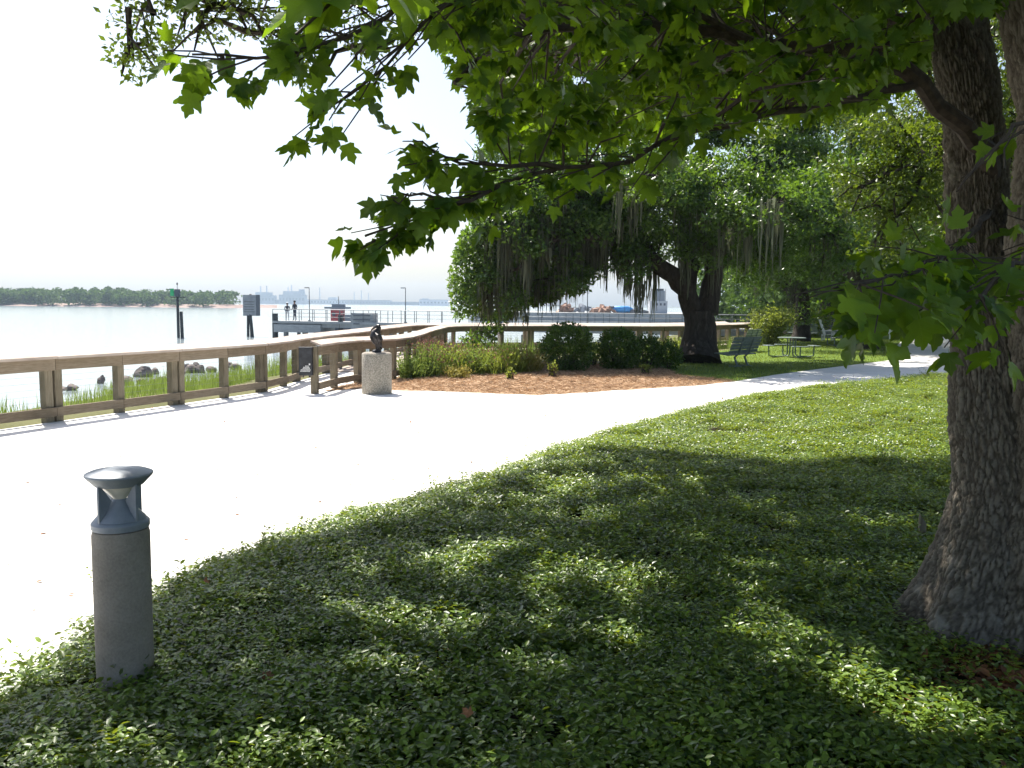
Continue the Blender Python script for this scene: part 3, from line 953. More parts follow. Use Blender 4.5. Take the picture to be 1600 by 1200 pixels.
for (x, y, r_, zt) in ((-21.4, 76.3, .26, 0.95), (-20.4, 76.2, .22, -.6), (-19.2, 76.0, .16, -.6), (-18.6, 75.9, .26, -.6), (-17.6, 75.6, .17, -.6), (-17.0, 75.5, .24, -.6), (-15.2, 74.8, .22, 0.9), (-10.5, 73.8, .3, -.5), (-7, 72.6, .3, -.5), (-3, 71, .3, -.5), (1, 69.4, .3, -.5), (5.5, 67.8, .3, -.5), (11, 66, .3, -.5), (17, 64.4, .3, -.5)):
    prt(MB().tube([(x, y, -3), (x, y, zt)], r_, 12), 'pile', M['pierconc' if zt < 0 else 'pile'], True)
pmesh = MB().box((0, 0, 0.52), (0.05, 0.05, 1.04)).mesh('rail_post', M['railmetal'])
for side in (-1.4, 1.4):
    for a, b in zip(PP[:-1], PP[1:]):
        t = (b - a).normalized()
        nn = Vector((-t.y, t.x, 0)) * side
        n = int((b - a).length / 1.2)
        for i in range(n):
            p = a.lerp(b, i / n) + nn
            o = link('rail_post', pmesh, pier)
            o.location = (p.x, p.y - 72, PZ)
        for z in (1.04, 0.70, 0.36):
            p, q = a + nn, b + nn
            prt(MB().tube([(p.x, p.y, PZ + z), (q.x, q.y, PZ + z)], 0.032 if z > 1 else 0.014, 6), 'hand_rail' if z > 1 else 'mid_rail', M['railmetal'])
def pier_lamp(px, pytop, x, y, label):
    o = empty('pier_lamp', (x, y, PZ), label, 'lamp post', 'lamp posts on the pier')
    MB().tube([(0, 0, 0), (0, 0, 2.95)], [0.045, 0.03], 8).build('pole', M['railmetal'], o)
    MB().box((-0.2, 0, 2.98), (0.42, 0.16, 0.09), None, 0.015).build('lamp_head', M['railmetal'], o)
    MB().box((0, 0, 0.04), (0.25, 0.25, 0.08)).build('foot_plate', M['railmetal'], o)
pier_lamp(0, 0, -18.2, 75.9, 'thin lamp post near the outer end of the pier, beside two people')
pier_lamp(0, 0, -9.15, 72.4, 'thin lamp post over the pier right of the pedestal statue')
pier_lamp(0, 0, 6.0, 68.2, 'thin lamp post on the pier seen through hanging moss')

# ------------------------------------------------------------------ people
def person(loc, label, shirt, pants, rz=0.0, seated=False, hat=None, h=1.72):
    root = empty('person', loc, label, 'person', None, rz)
    k = h / 1.72
    if seated:
        J = {'pel': (0, 0, .48), 'bel': (0, .03, .66), 'che': (0, .02, .88), 'nec': (0, 0, 1.03), 'hd0': (0, -.02, 1.12), 'hd1': (0, -.03, 1.25)}
        legs = [((s * .10, -.02, .47), (s * .13, -.44, .49), (s * .13, -.40, .10), (s * .14, -.54, .05)) for s in (-1, 1)]
        arms = [((s * .19, .01, .95), (s * .25, -.08, .70), (s * .16, -.30, .62), (s * .11, -.38, .60)) for s in (-1, 1)]
    else:
        J = {'pel': (0, 0, .94), 'bel': (0, .0, 1.10), 'che': (0, .01, 1.30), 'nec': (0, 0, 1.46), 'hd0': (0, -.02, 1.55), 'hd1': (0, -.02, 1.67)}
        legs = [((s * .09, 0, .90), (s * .11, -.03 * s, .50), (s * .12, .02 * s, .09), (s * .13, -.14, .04)) for s in (-1, 1)]
        arms = [((s * .19, .0, 1.39), (s * .25, .02, 1.13), (s * .22, -.14, .96), (s * .20, -.20, .92)) for s in (-1, 1)]
    V, E2, Rr = [], [], []
    def av(p, r):
        V.append(tuple(c * k for c in p)); Rr.append(r * k)
        return len(V) - 1
    p = av(J['pel'], .145); b = av(J['bel'], .13); c = av(J['che'], .155); n = av(J['nec'], .058); h0 = av(J['hd0'], .085); h1 = av(J['hd1'], .088)
    E2 += [(p, b), (b, c), (c, n), (n, h0), (h0, h1)]
    for L in legs:
        q = p
        for pt, r in zip(L, (.095, .065, .045, .04)):
            i = av(pt, r); E2.append((q, i)); q = i
    for L in arms:
        q = c
        for pt, r in zip(L, (.06, .045, .034, .03)):
            i = av(pt, r); E2.append((q, i)); q = i
    me = bpy.data.meshes.new('body')
    me.from_pydata(V, E2, [])
    m, nt, bs = new_mat('clothes')
    tc = nt.nodes.new('ShaderNodeTexCoord')
    sp = nt.nodes.new('ShaderNodeSeparateXYZ')
    nt.links.new(tc.outputs['Object'], sp.inputs[0])
    hip, nk = J['pel'][2] * k / 2.0, (J['nec'][2] - .02) * k / 2.0
    cr = ramp(nt, math_n(nt, 'DIVIDE', sp.outputs[2], 2.0), [(0.0, pants), (hip + .01, shirt), (nk, (0.36, 0.21, 0.15))])
    cr.node.color_ramp.interpolation = 'CONSTANT'
    nt.links.new(cr, bs.inputs['Base Color'])
    bs.inputs['Roughness'].default_value = 0.8
    me.materials.append(m)
    o = link('body', me, root)
    md = o.modifiers.new('skin', 'SKIN')
    for i, sv in enumerate(me.skin_vertices[0].data):
        sv.radius = (Rr[i], Rr[i] * (0.72 if i in (p, b, c) else 1.0))
        sv.use_root = (i == p)
    o.modifiers.new('sub', 'SUBSURF').render_levels = 2
    hz = J['hd1'][2] * k
    y = J['hd1'][1]
    MB().lathe([(0.098, hz - .06), (0.105, hz), (0.095, hz + .06), (0.05, hz + .10), (0.01, hz + .11)], 16, (0, y + .018, 0)).build('hair', M['hair'], root, True)
    if hat:
        MB().lathe([(0.17, hz + .035), (0.17, hz + .045), (0.108, hz + .05), (0.10, hz + .11), (0.02, hz + .13)], 18, (0, y, 0)).build('hat', M[hat], root, True)
    return root
person((-20.45, 76.9, PZ), 'person in dark top and white trousers with pale hat on the pier', (0.05, 0.05, 0.07), (0.6, 0.6, 0.6), 0.4, hat='white', h=1.6)
person((-19.75, 76.8, PZ), 'taller dark-haired person in dark clothes leaning at the pier railing', (0.03, 0.035, 0.05), (0.05, 0.06, 0.09), -0.5, h=1.8)
person((-0.55, 37.1, 0.04), 'person in blue top on the boardwalk behind the hanging moss', (0.08, 0.12, 0.22), (0.5, 0.48, 0.47), 1.2, h=1.6)

# ------------------------------------------------------------------ far things
def part(root, name, mat, *boxes):
    mb = MB()
    for c, s in boxes:
        mb.box(c, s)
    return mb.build(name, mat, root)
def far_building(name, px, w, h, Y, label, mat, extra=(), base=-1.5, cat='building'):
    Y, w, h = Y * 2, w * 2, h * 2
    extra = [(nm, dx * 2, ww * 2, hh * 2) for nm, dx, ww, hh in extra]
    p = at(px, 480, Y)
    o = empty(name, (p.x, Y, base), label, cat)
    part(o, 'wall', M[mat], ((0, 0, h / 2), (w, w * .4, h)))
    part(o, 'roof', M['fardark'], ((0, 0, h + h * .03), (w * 1.02, w * .42, h * .06)))
    for k in range(max(2, int(w / 9))):
        n = max(2, int(w / 9))
        part(o, 'window', M['fardark'], ((-w / 2 + (k + .5) * w / n, -w * .2 - .1, h * .55), (w / n * .5, .3, h * .3)))
    for nm, dx, ww, hh in extra:
        if nm == 'chimney':
            MB().tube([(dx, 0, h), (dx, 0, hh)], [ww * .6, ww * .45], 10).build('chimney', M['farlight'], o)
        else:
            part(o, nm, M[mat], ((dx, 0, (h + hh) / 2), (ww, ww, hh - h)))
    return o
far_building('power_plant', 413, 34, 12, 1250, 'blue-grey hazy plant with two stacks right of the river sign', 'farwall', (('chimney', -5, 2, 26), ('chimney', 4, 2, 27), ('block', 0, 20, 17)))
far_building('power_plant', 458, 38, 13, 1250, 'blue-grey hazy plant with stacks behind the two people on the pier', 'farwall', (('chimney', -7, 2, 25), ('chimney', -2, 2, 28), ('block', 2, 26, 19), ('block', 13, 7, 22)))
far_building('warehouse', 436, 26, 6, 1250, 'low hazy warehouse between the two far plants', 'fardark', (('chimney', 6, 1.2, 16),))
far_building('warehouse', 510, 70, 7, 1300, 'long pale hazy warehouse above the pier railing', 'farlight', (('chimney', -10, 1.6, 26), ('block', 10, 12, 11)))
far_building('warehouse', 580, 60, 7, 1300, 'dark hazy far building right of the red boat', 'farwall', (('chimney', -26, 1.4, 20), ('chimney', -15, 1.4, 22), ('chimney', -4, 1.4, 18)))
far_building('warehouse', 618, 44, 5, 1300, 'low hazy far building left of the right lamp post', 'farwall')
far_building('warehouse', 678, 40, 8, 1200, 'pale flat-roofed far building at the left edge of the oak crown', 'farlight', (('block', -12, 10, 10),))
far_building('warehouse', 650, 34, 5, 1250, 'low dark far building right of the right lamp post', 'fardark')
fs_o = MB().add([(-1040, 2360, -1.6), (400, 2300, -1.6), (840, 2800, 1.0), (-1120, 2800, 1.0)], [(0, 1, 2, 3)]).build('far_shore', M['ground'])
props(fs_o, kind='structure')

# wooded island on the left
isl = MB()
ip = [(-1100, 430), (-700, 455), (-480, 468), (-330, 480), (-230, 492), (-165, 502), (-150, 540), (-300, 620), (-1100, 700)]
isl.add([(x, y, -1.7) for x, y in ip] + [(x * 0.985 - 6, y + 14, 0.6) for x, y in ip], [tuple(range(9, 18))] + [(i, (i + 1) % 9, (i + 1) % 9 + 9, i + 9) for i in range(9)])
props(isl.build('island_shore', M['beach']), kind='structure')
tp, td, tn, ts, tv = [], [], [], [], []
rr = np.random.default_rng(21)
front = np.array(ip[:6], float)
for i in range(900):
    t = rr.random() ** 0.8
    k = (1 - t) * 4.999
    a = int(k)
    p = front[a] + (front[a + 1] - front[a]) * (k - a)
    back = rr.random() * 50 + 5 + (16 if p[0] < -330 else 0)
    c = np.array([p[0] - 8, p[1] + back, 0])
    h = rr.uniform(3.6, 6.0) + 2.6 * vnoise(np.array([p[0] * .02]), np.array([1.0]), 8)[0] + back * 0.05
    rad = rr.uniform(1.8, 4.6)
    n = 62
    u = norm(rr.normal(size=(n, 3)))
    u[:, 2] = np.abs(u[:, 2]) * 1.0 - 0.25
    pos = c + np.array([0, 0, h - rad * .9]) + u * rad * rr.uniform(.75, 1.05, (n, 1)) * np.array([1, 1, .95])
    low = np.stack([c[0] + rr.normal(0, rad * .7, 30), c[1] + rr.normal(0, rad * .5, 30), rr.uniform(-0.3, max(1.0, h - rad), 30)], 1)
    pos = np.vstack([pos, low])
    tp.append(pos)
    tv.append(np.full(len(pos), rr.random()) * 0.6 + rr.random(len(pos)) * 0.4)
tp = np.vstack(tp); tv = np.concatenate(tv)
o = link('island_wood', leaf_cloud('island_wood', WIDE, tp, rdir(len(tp)), rdir(len(tp)) + np.array([0, 0, .6]), RNG.uniform(1.0, 2.0, len(tp)), M['farleaf'], tv))
props(o, 'low green wood on the far island across the river', 'wood', kind='stuff')

# boats and quay seen beyond the pier
rb = empty('moored_boat', (-19.3, 95, WATER_Z), 'small red boat with grey roof behind the pier railing', 'boat')
MB().add([(-2.6, 0, .9), (-1.8, -1, .9), (2.4, -1, .9), (2.4, 1, .9), (-1.8, 1, .9), (-2.2, 0, -.3), (-1.6, -.7, -.3), (2.2, -.7, -.3), (2.2, .7, -.3), (-1.6, .7, -.3)],
         [(0, 4, 3, 2, 1), (5, 6, 7, 8, 9), (0, 1, 6, 5), (1, 2, 7, 6), (2, 3, 8, 7), (3, 4, 9, 8), (4, 0, 5, 9)]).build('hull', M['fardark'], rb)
part(rb, 'cabin', M['red'], ((-.3, 0, 1.75), (1.3, 1.5, 1.7)))
part(rb, 'roof', M['farwall'], ((-.3, 0, 2.72), (2.6, 1.9, 0.22)), ((-.2, 0, 2.98), (1.3, 1.2, .3)))
part(rb, 'cabin_window', M['fardark'], ((-.6, -.77, 2.0), (.35, .05, .4)))
part(rb, 'deck_box', M['farwall'], ((1.4, 0, 1.5), (1.6, 1.3, .9)))
MB().tube([(-.2, 0, 3.1), (-.2, 0, 4.0)], .04, 6).build('mast', M['railmetal'], rb)

QY = 170.0
qx0, qx1 = at(735, 480, QY).x, at(1180, 480, QY).x
q_o = MB().box(((qx0 + qx1) / 2, QY + 20, -0.6), (qx1 - qx0, 40, 2.2), None, 0.05).build('quay', M['pierconc'])
props(q_o, 'grey concrete quay across the water beyond the pier', 'quay')
def q(px):
    return (at(px, 480, QY).x, QY + 8, 0.5)
o = empty('covered_boat', q(980), 'blue covered boat lying on the far quay left of the oak trunk', 'boat')
mb = MB()
mb.tube([(-2.2, 0, .6), (-1.4, 0, .75), (1.2, 0, .75), (2.3, 0, .5), (2.8, 0, .3)], [.45, .75, .75, .5, .1], 14).build('cover', M['blue'], o, True)
part(o, 'cradle', M['fardark'], ((-1.0, 0, .1), (.3, 1.4, .3)), ((1.0, 0, .1), (.3, 1.4, .3)))
part(o, 'cabin', M['fardark'], ((-2.1, 0, 1.15), (.9, .9, .5)))
o = empty('ship_tower', q(1038), 'grey ship superstructure on the far quay beside the oak trunk', 'ship')
part(o, 'lower_house', M['farlight'], ((0, 0, 1.3), (3.6, 3, 2.6)))
part(o, 'upper_house', M['farwall'], ((-.1, 0, 3.6), (2.7, 2.6, 2.2)))
part(o, 'bridge', M['fardark'], ((-.1, 0, 4.9), (2.2, 2.4, .5)))
for k in range(4):
    part(o, 'window', M['fardark'], ((-1.2 + k * .8, -1.52, 1.9), (.4, .06, .5)))
for x in (-1.7, 1.6):
    MB().tube([(x, 0, 2.6), (x, 0, 5.2)], .08, 6).build('mast', M['farlight'], o)
o = empty('lattice_crane', q(862), 'thin lattice crane frame on the far quay seen through the moss', 'crane')
for x in (-2, 0, 2):
    MB().tube([(x, 0, 0), (x, 0, 6.6)], .09, 6).build('upright', M['farwall'], o)
for z in (1.5, 3.2, 4.9, 6.5):
    MB().tube([(-2.2, 0, z), (2.2, 0, z)], .07, 6).build('cross_bar', M['farwall'], o)
def heap(px, w, h, mat, label, seed):
    rng = np.random.default_rng(seed)
    o = empty('scrap_heap', q(px), label, 'scrap heap', 'heaps on the far quay')
    mb = MB()
    for i in range(34):
        x = rng.normal(0, w * .25)
        z = max(.1, rng.random() * h * (1 - min(1, abs(x) / (w * .6))))
        mb.box((x, rng.normal(0, .8), z), rng.uniform(.3, 1.1, 3), Matrix.Rotation(rng.uniform(0, 3), 3, 'Z') @ Matrix.Rotation(rng.uniform(0, 1), 3, 'X'))
    ob = mb.build('scrap', M[mat], o)
    ob['kind'] = 'stuff'
heap(950, 5, 1.6, 'orange', 'rust orange heap left of the blue covered boat', 3)
heap(915, 7, 1.5, 'farwall', 'grey jumbled heap on the far quay below the long moss', 4)
heap(888, 3.5, 1.8, 'orange', 'small orange heap beside the lattice crane', 5)
heap(1005, 3, 1.2, 'fardark', 'dark low heap right of the blue covered boat', 6)

# ------------------------------------------------------------------ benches and tables
def bench(loc, rz, label, L=1.8):
    o = empty('park_bench', loc, label, 'bench', 'slatted park benches', rz)
    for k in range(5):
        MB().box((0, -0.24 + k * .105, 0.44 - 0.012 * k), (L, .09, .03), None, .006).build('seat_slat', M['benchmetal'], o)
    for k in range(5):
        t = k * .105
        MB().box((0, 0.25 + t * .36, 0.50 + t), (L, .03, .092), Matrix.Rotation(-0.33, 3, 'X'), .006).build('back_slat', M['benchmetal'], o)
    for x in (-L * .18, L * .18):
        MB().tube([(x, .43, 0.95), (x, .30, .55), (x, .24, .42), (x, .12, .30), (x, .22, .05), (x, .30, .0)], [.03, .032, .035, .036, .036, .036], 8).build('frame', M['benchmetal'], o, True)
        MB().tube([(x, .20, .40), (x, -.26, .42)], .026, 8).build('seat_arm', M['benchmetal'], o)
        MB().box((x, .14, .012), (.10, .45, .024)).build('foot', M['benchmetal'], o)
    return o
bench(G(1150, 572), R(226), 'slatted grey-green park bench facing the river in front of the oak')
bench(G(1165, 549), R(232), 'second slatted bench almost hidden behind the first one by the oak', 1.6)
bench(Vector((17.6, 51.5, 0)), R(160), 'far slatted bench with a person sitting on it behind the picnic table')
person(Vector((17.45, 51.3, 0.0)), 'dark-clothed person sitting on the far bench beyond the picnic table', (0.04, 0.03, 0.035), (0.22, 0.25, 0.32), R(160), seated=True)
def picnic(loc, label, seats=4, rz=0.0, s=1.0):
    o = empty('picnic_table', loc, label, 'picnic table', 'round metal picnic tables', rz)
    MB().lathe([(0.50, .735), (.53, .74), (.53, .765), (.50, .772)], 36).build('table_top', M['benchmetal'], o, True)
    for k in range(4):
        a = k * math.pi / 2 + .4
        MB().tube([(.16 * math.cos(a), .16 * math.sin(a), .74), (.16 * math.cos(a), .16 * math.sin(a), .14), (.26 * math.cos(a), .26 * math.sin(a), .03), (.7 * math.cos(a), .7 * math.sin(a), .025), (.88 * math.cos(a), .88 * math.sin(a), .06), (.90 * math.cos(a), .90 * math.sin(a), .42)], .027, 8).build('seat_frame', M['benchmetal'], o, True)
    for k in range(seats):
        a = k * math.pi / 2 + .4
        MB().box((.90 * math.cos(a), .90 * math.sin(a), .445), (.30, .62, .035), Matrix.Rotation(a, 3, 'Z'), .01).build('seat', M['benchmetal'], o)
    return o
picnic(G(1236, 558), 'round metal picnic table with attached seats on the sunny lawn', rz=-.35)
picnic(G(1318, 541), 'farther round picnic table behind the drooping maple leaves', rz=.3)
def swing(loc, label, rz):
    o = empty('garden_chair', loc, label, 'chair', 'white slatted garden chairs', rz)
    for k in range(6):
        MB().box((-.32 + k * .128, .30, .80), (.10, .025, .95), Matrix.Rotation(-.35, 3, 'X')).build('back_slat', M['white'], o)
    for k in range(4):
        MB().box((0, -.3 + k * .13, .38 - .015 * k), (.74, .11, .025)).build('seat_slat', M['white'], o)
    for x in (-.36, .36):
        MB().box((x, -.32, .28), (.05, .09, .56)).build('leg', M['white'], o)
        MB().box((x, .22, .20), (.05, .09, .4)).build('leg', M['white'], o)
        MB().box((x * 1.08, -.05, .58), (.13, .72, .025)).build('arm_rest', M['white'], o)
swing(Vector((18.6, 50.0, 0)), 'white slatted garden chair beside the seated person', R(60))
swing(Vector((23.8, 54, 0)), 'white slatted garden chair by the far bend of the path', R(-40))
# litter bin by the far tables
o = empty('litter_bin', G(1340, 543), 'grey litter bin beside the farther picnic table', 'bin')
MB().lathe([(.24, 0), (.26, .05), (.27, .75), (.25, .8)], 20).build('body', M['railmetal'], o, True)
MB().lathe([(.28, .8), (.28, .84), (.15, .93), (.02, .95)], 20).build('lid', M['darkmetal'], o, True)

# ------------------------------------------------------------------ shrubs and bed plants
def clipped(px, py, w, h, label, mat, seed, n=5200, uneven=.12):
    rng = np.random.default_rng(seed)
    p = G(px, py)
    o = empty('clipped_shrub', p, label, 'shrub', 'dark shrubs in the mulch bed')
    u = norm(rng.normal(size=(n, 3)))
    rad = 1 - rng.random(n) ** 2 * .35
    bumpy = 1 + uneven * np.sin(u[:, 0] * 6 + seed) * np.cos(u[:, 2] * 5) + uneven * np.sin(u[:, 1] * 9)
    pos = u * (rad * bumpy)[:, None] * np.array([w / 2, w / 2, h * .52]) + np.array([0, 0, h * .5])
    pos[:, 2] = np.maximum(pos[:, 2], .05)
    d = u + rng.normal(0, .6, (n, 3)) + np.array([0, 0, .4])
    cr = link('crown', leaf_cloud('crown', OVAL, pos, d, u + rng.normal(0, .5, (n, 3)), rng.uniform(.06, .10, n), M[mat], rng.random(n)), o)
    cr['kind'] = 'stuff'
    mb = MB()
    for k in range(7):
        a = k * .9
        mb.tube([(.05 * math.cos(a), .05 * math.sin(a), -.02), (w * .2 * math.cos(a), w * .2 * math.sin(a), h * .35), (w * .34 * math.cos(a), w * .34 * math.sin(a), h * .7)], [.025, .018, .006], 6)
    mb.build('stems', M['twig'], o)
    return o
clipped(886, 579, 1.46, 1.30, 'biggest round clipped dark shrub at the middle of the mulch bed', 'boxleaf', 1, 7000)
clipped(966, 577, 1.18, 1.15, 'middle round clipped dark shrub between two others', 'boxleaf', 2, 6000)
clipped(1012, 576, .85, .95, 'narrow loose dark shrub right of the two round ones', 'boxleaf', 3, 2600, .25)
clipped(1043, 577, .75, .80, 'smallest dark shrub next to the oak trunk', 'boxleaf', 4, 2000, .25)
def lime(p, w, h, label, seed, n=2600, mat='limeleaf', size=(.07, .13), name='leafy_shrub'):
    rng = np.random.default_rng(seed)
    o = empty(name, p, label, 'shrub')
    pos, d = [], []
    mb = MB()
    for k in range(16):
        a = rng.uniform(0, 6.3)
        r_ = rng.uniform(.1, .5) * w
        tip = np.array([r_ * math.cos(a), r_ * math.sin(a), h * rng.uniform(.55, 1.0)])
        mb.tube([(0.1 * math.cos(a), .1 * math.sin(a), -.02), tuple(tip * np.array([.6, .6, .55])), tuple(tip)], [.02, .014, .004], 5)
        m = n // 16
        t = rng.random(m) ** .6
        c = tip * np.stack([t, t, t], 1) * np.array([1, 1, 1]) + rng.normal(0, .10 * w, (m, 3)) * np.array([1, 1, .8])
        c[:, 2] = np.maximum(c[:, 2], .06)
        pos.append(c)
        d.append(norm(c * np.array([1, 1, .5])) + rng.normal(0, .6, (m, 3)) + np.array([0, 0, .5]))
    pos, d = np.vstack(pos), np.vstack(d)
    cr = link('crown', leaf_cloud('crown', OVAL, pos, d, rng.normal(size=pos.shape) + np.array([0, 0, .8]), rng.uniform(*size, len(pos)), M[mat], rng.random(len(pos))), o)
    cr['kind'] = 'stuff'
    mb.build('stems', M['twig'], o)
lime(Vector((13.3, 44.0, 0)), 2.6, 1.75, 'bright yellow-green leafy shrub beyond the benches', 31, 5200, size=(.09, .16))
lime(Vector((19.5, 56, 0)), 3.2, 1.7, 'yellow-green shrub behind the seated person', 32, 4200, size=(.1, .18))
lime(G(863, 590), .30, .42, 'small upright lime sprig in front of the biggest clipped shrub', 33, 130, size=(.05, .08))
lime(G(797, 594), .26, .30, 'small lime sprig at the mulch edge below the tall grass', 34, 120, size=(.05, .08))
lime(G(925, 572), .55, .40, 'low lime plant between the two round clipped shrubs', 35, 300, size=(.05, .09))
lime(G(1008, 585), .4, .28, 'low green sprig in the mulch right of the round shrubs', 36, 160, size=(.05, .08))
def grassplant(px, py, w, h, mat, label, seed, n=420, seeds=0):
    rng = np.random.default_rng(seed)
    p = G(px, py)
    o = empty('bed_plant', p, label, 'plant', 'tall loose plants in the mulch bed')
    b = np.stack([rng.normal(0, w * .18, n), rng.normal(0, w * .18, n), np.zeros(n)], 1)
    hh = h * .85 * rng.uniform(.35, 1.0, n)
    t = b + np.stack([rng.normal(0, w * .24, n), rng.normal(0, w * .24, n), hh], 1)
    s_ = link('stalks', blades('stalks', b, t, rng.uniform(.012, .028, n), M[mat], .2, rng.random(n)), o)
    s_['kind'] = 'stuff'
    k = n * 2
    i = rng.integers(0, n, k)
    f = rng.uniform(.25, 1.0, (k, 1))
    pos = b[i] + (t[i] - b[i]) * f
    l_ = link('leaves', leaf_cloud('leaves', OVAL, pos, rdir(k) + np.array([0, 0, .7]), rdir(k) + np.array([0, 0, .5]), rng.uniform(.05, .10, k), M[mat], rng.random(k)), o)
    l_['kind'] = 'stuff'
    if seeds:
        i = rng.integers(0, n, seeds)
        pos = t[i] + rng.normal(0, .04, (seeds, 3))
        l2 = link('seed_heads', leaf_cloud('seed_heads', WIDE, pos, rdir(seeds) + np.array([0, 0, .8]), rdir(seeds), rng.uniform(.03, .07, seeds), M['purple'], rng.random(seeds)), o)
        l2['kind'] = 'stuff'
grassplant(643, 591, .9, .75, 'reed', 'low green bushy plant just right of the pedestal', 41, 380)
grassplant(668, 588, 1.0, 1.15, 'reed', 'tall reddish-tipped plant against the inner railing', 42, 420, 500)
grassplant(700, 585, 1.1, 1.05, 'limeleaf', 'green and dusky plant left of the hanging branch', 43, 420, 320)
grassplant(732, 585, 1.1, .95, 'reed', 'fresh green plant under the lowest oak branch', 44, 420, 120)
grassplant(762, 584, 1.1, .85, 'limeleaf', 'seed-topped yellow-green plant in the middle of the flower bed', 45, 460, 220)
grassplant(797, 582, 1.1, 1.0, 'limeleaf', 'tallest yellow-green grassy plant left of the clipped shrubs', 46, 620, 80)
grassplant(826, 581, .9, .85, 'tawny', 'yellow grassy plant closest to the biggest clipped shrub', 47, 360, 40)
grassplant(715, 591, .6, .4, 'tawny', 'short tawny tuft at the front of the flower bed', 48, 180)
grassplant(1062, 556, 1.2, .9, 'limeleaf', 'yellow-green tuft behind the smallest shrub and the oak', 49, 420)

# needles on the mulch, grass on the lawn, litter on the path
def scatter(n, poly, z, lmin, lmax, w, mat, name, label, cat, up=0.15, grass=False, prob=None):
    xs = [p[0] for p in poly]; ys = [p[1] for p in poly]
    x = RNG.uniform(min(xs), max(xs), n * 4); y = RNG.uniform(min(ys), max(ys), n * 4)
    ok = in_poly(x, y, poly)
    if prob is not None:
        ok &= RNG.random(len(x)) < prob(x, y)
    x, y = x[ok][:n], y[ok][:n]
    a = RNG.uniform(0, 6.283, len(x)); L = RNG.uniform(lmin, lmax, len(x))
    b = np.stack([x, y, np.full(len(x), z)], 1)
    if grass:
        t = b + np.stack([np.cos(a) * L * .35, np.sin(a) * L * .35, L], 1)
    else:
        t = b + np.stack([np.cos(a) * L, np.sin(a) * L, RNG.uniform(0, up, len(x)) * L], 1)
    o = link(name, blades(name, b, t, np.full(len(x), w), mat))
    props(o, label, cat, kind='stuff')
scatter(26000, mulch_poly, 0.016, .10, .22, .010, M['straw'], 'pine_straw', 'orange-brown pine straw covering the mulch bed', 'pine straw', .35)
scatter(22000, [p for p in lawn_poly if p[1] < 60], 0.0, .04, .09, .012, M['limeleaf'], 'lawn_grass', 'short bright grass of the lawn by the tables', 'grass', grass=True)
spots = [(-10, 6), (-5.3, 17.6), (5, 20.5), (14, 31), (14, 27.2), (1, 12), (-2.6, 6), (-3, 2)]
n = 800
x = RNG.uniform(-9, 10, n * 6); y = RNG.uniform(3, 24, n * 6)
ok = in_poly(x, y, path_poly)
x, y = x[ok][:n], y[ok][:n]
pos = np.stack([x, y, np.full(len(x), .012)], 1)
d = rdir(len(x)) * np.array([1, 1, .15])
props(link('path_litter', leaf_cloud('path_litter', DIAMOND, pos, d, np.tile([0, 0, 1.0], (len(x), 1)), RNG.uniform(.02, .08, len(x)), M['dead'], RNG.random(len(x)))), 'scattered bits of dry leaf on the pale path', 'leaf litter', kind='stuff')

# ------------------------------------------------------------------ ground cover (leaf clumps instanced over the bed)
def clump(seed, n=220, rad=.17):
    rng = np.random.default_rng(seed)
    r_ = rad * np.sqrt(rng.random(n)); a = rng.uniform(0, 6.283, n)
    pos = np.stack([r_ * np.cos(a), r_ * np.sin(a), rng.uniform(.0, .075, n) + .02 * rng.random(n)], 1)
    b = rng.uniform(0, 6.283, n)
    d = np.stack([np.cos(b), np.sin(b), rng.normal(.1, .25, n)], 1)
    nr = np.stack([rng.normal(0, .30, n), rng.normal(-.05, .30, n), np.ones(n)], 1)
    return leaf_cloud('leaf_clump', OVAL, pos, d, nr, rng.uniform(.020, .041, n), M['cover'], rng.random(n) ** 1.5)
clump_col = bpy.data.collections.new('clump_source')
clump_objs = []
for s in range(4):
    o = bpy.data.objects.new('leaf_clump', clump(100 + s))
    clump_col.objects.link(o)
    clump_objs.append(o)
def sprigs(seed):
    rng = np.random.default_rng(seed)
    P3, D3 = [], []
    for k in range(9):
        b = np.array([*(rng.normal(0, .09, 2)), .03])
        tip = b + np.array([*(rng.normal(0, .05, 2)), rng.uniform(.07, .13)])
        t = np.linspace(.15, 1, 9)[:, None]
        P3.append(b + (tip - b) * t)
        an = np.arange(9) * 2.4 + k
        D3.append(np.stack([np.cos(an), np.sin(an), np.full(9, .5)], 1))
    P3, D3 = np.vstack(P3), np.vstack(D3)
    return leaf_cloud('leaf_sprigs', OVAL, P3, D3, np.tile([0, 0, 1.0], (len(P3), 1)) + rng.normal(0, .3, P3.shape), rng.uniform(.02, .042, len(P3)), M['cover'], .4 + .6 * rng.random(len(P3)))
for o in list(clump_objs):
    clump_col.objects.link(bpy.data.objects.new('leaf_clump', o.data))
o = bpy.data.objects.new('leaf_sprigs', sprigs(9))
clump_col.objects.link(o)
def cover_points():
    out = []
    for (y0, y1, dens) in ((2.2, 6.5, 76), (6.5, 11, 56), (11, 18, 36), (18, 28, 24)):
        A_ = (y1 - y0) * 26
        n = int(A_ * dens)
        x = RNG.uniform(-4, 22, n); y = RNG.uniform(y0, y1, n)
        ok = in_poly(x, y, BED) & (np.abs(x) < y * .70 + 1.4)
        x, y = x[ok], y[ok]
        ed = line_dist(x, y, EDGE)
        tr = np.hypot(x - TREE.x, y - TREE.y)
        bare = 1.1 * np.exp(-(((x - 2.45) / .55) ** 2 + ((y - 3.62) / .42) ** 2)) + .55 * np.exp(-(((x - 2.0) / .25) ** 2 + ((y - 4.55) / .35) ** 2))
        ok = (ed > .05 + .10 * RNG.random(len(x))) & (tr > .5) & (np.hypot(x - BOL.x, y - BOL.y) > .16) & (RNG.random(len(x)) > bare * 1.05)
        out.append(np.stack([x[ok], y[ok], bed_h(x[ok], y[ok])], 1))
    return np.vstack(out)
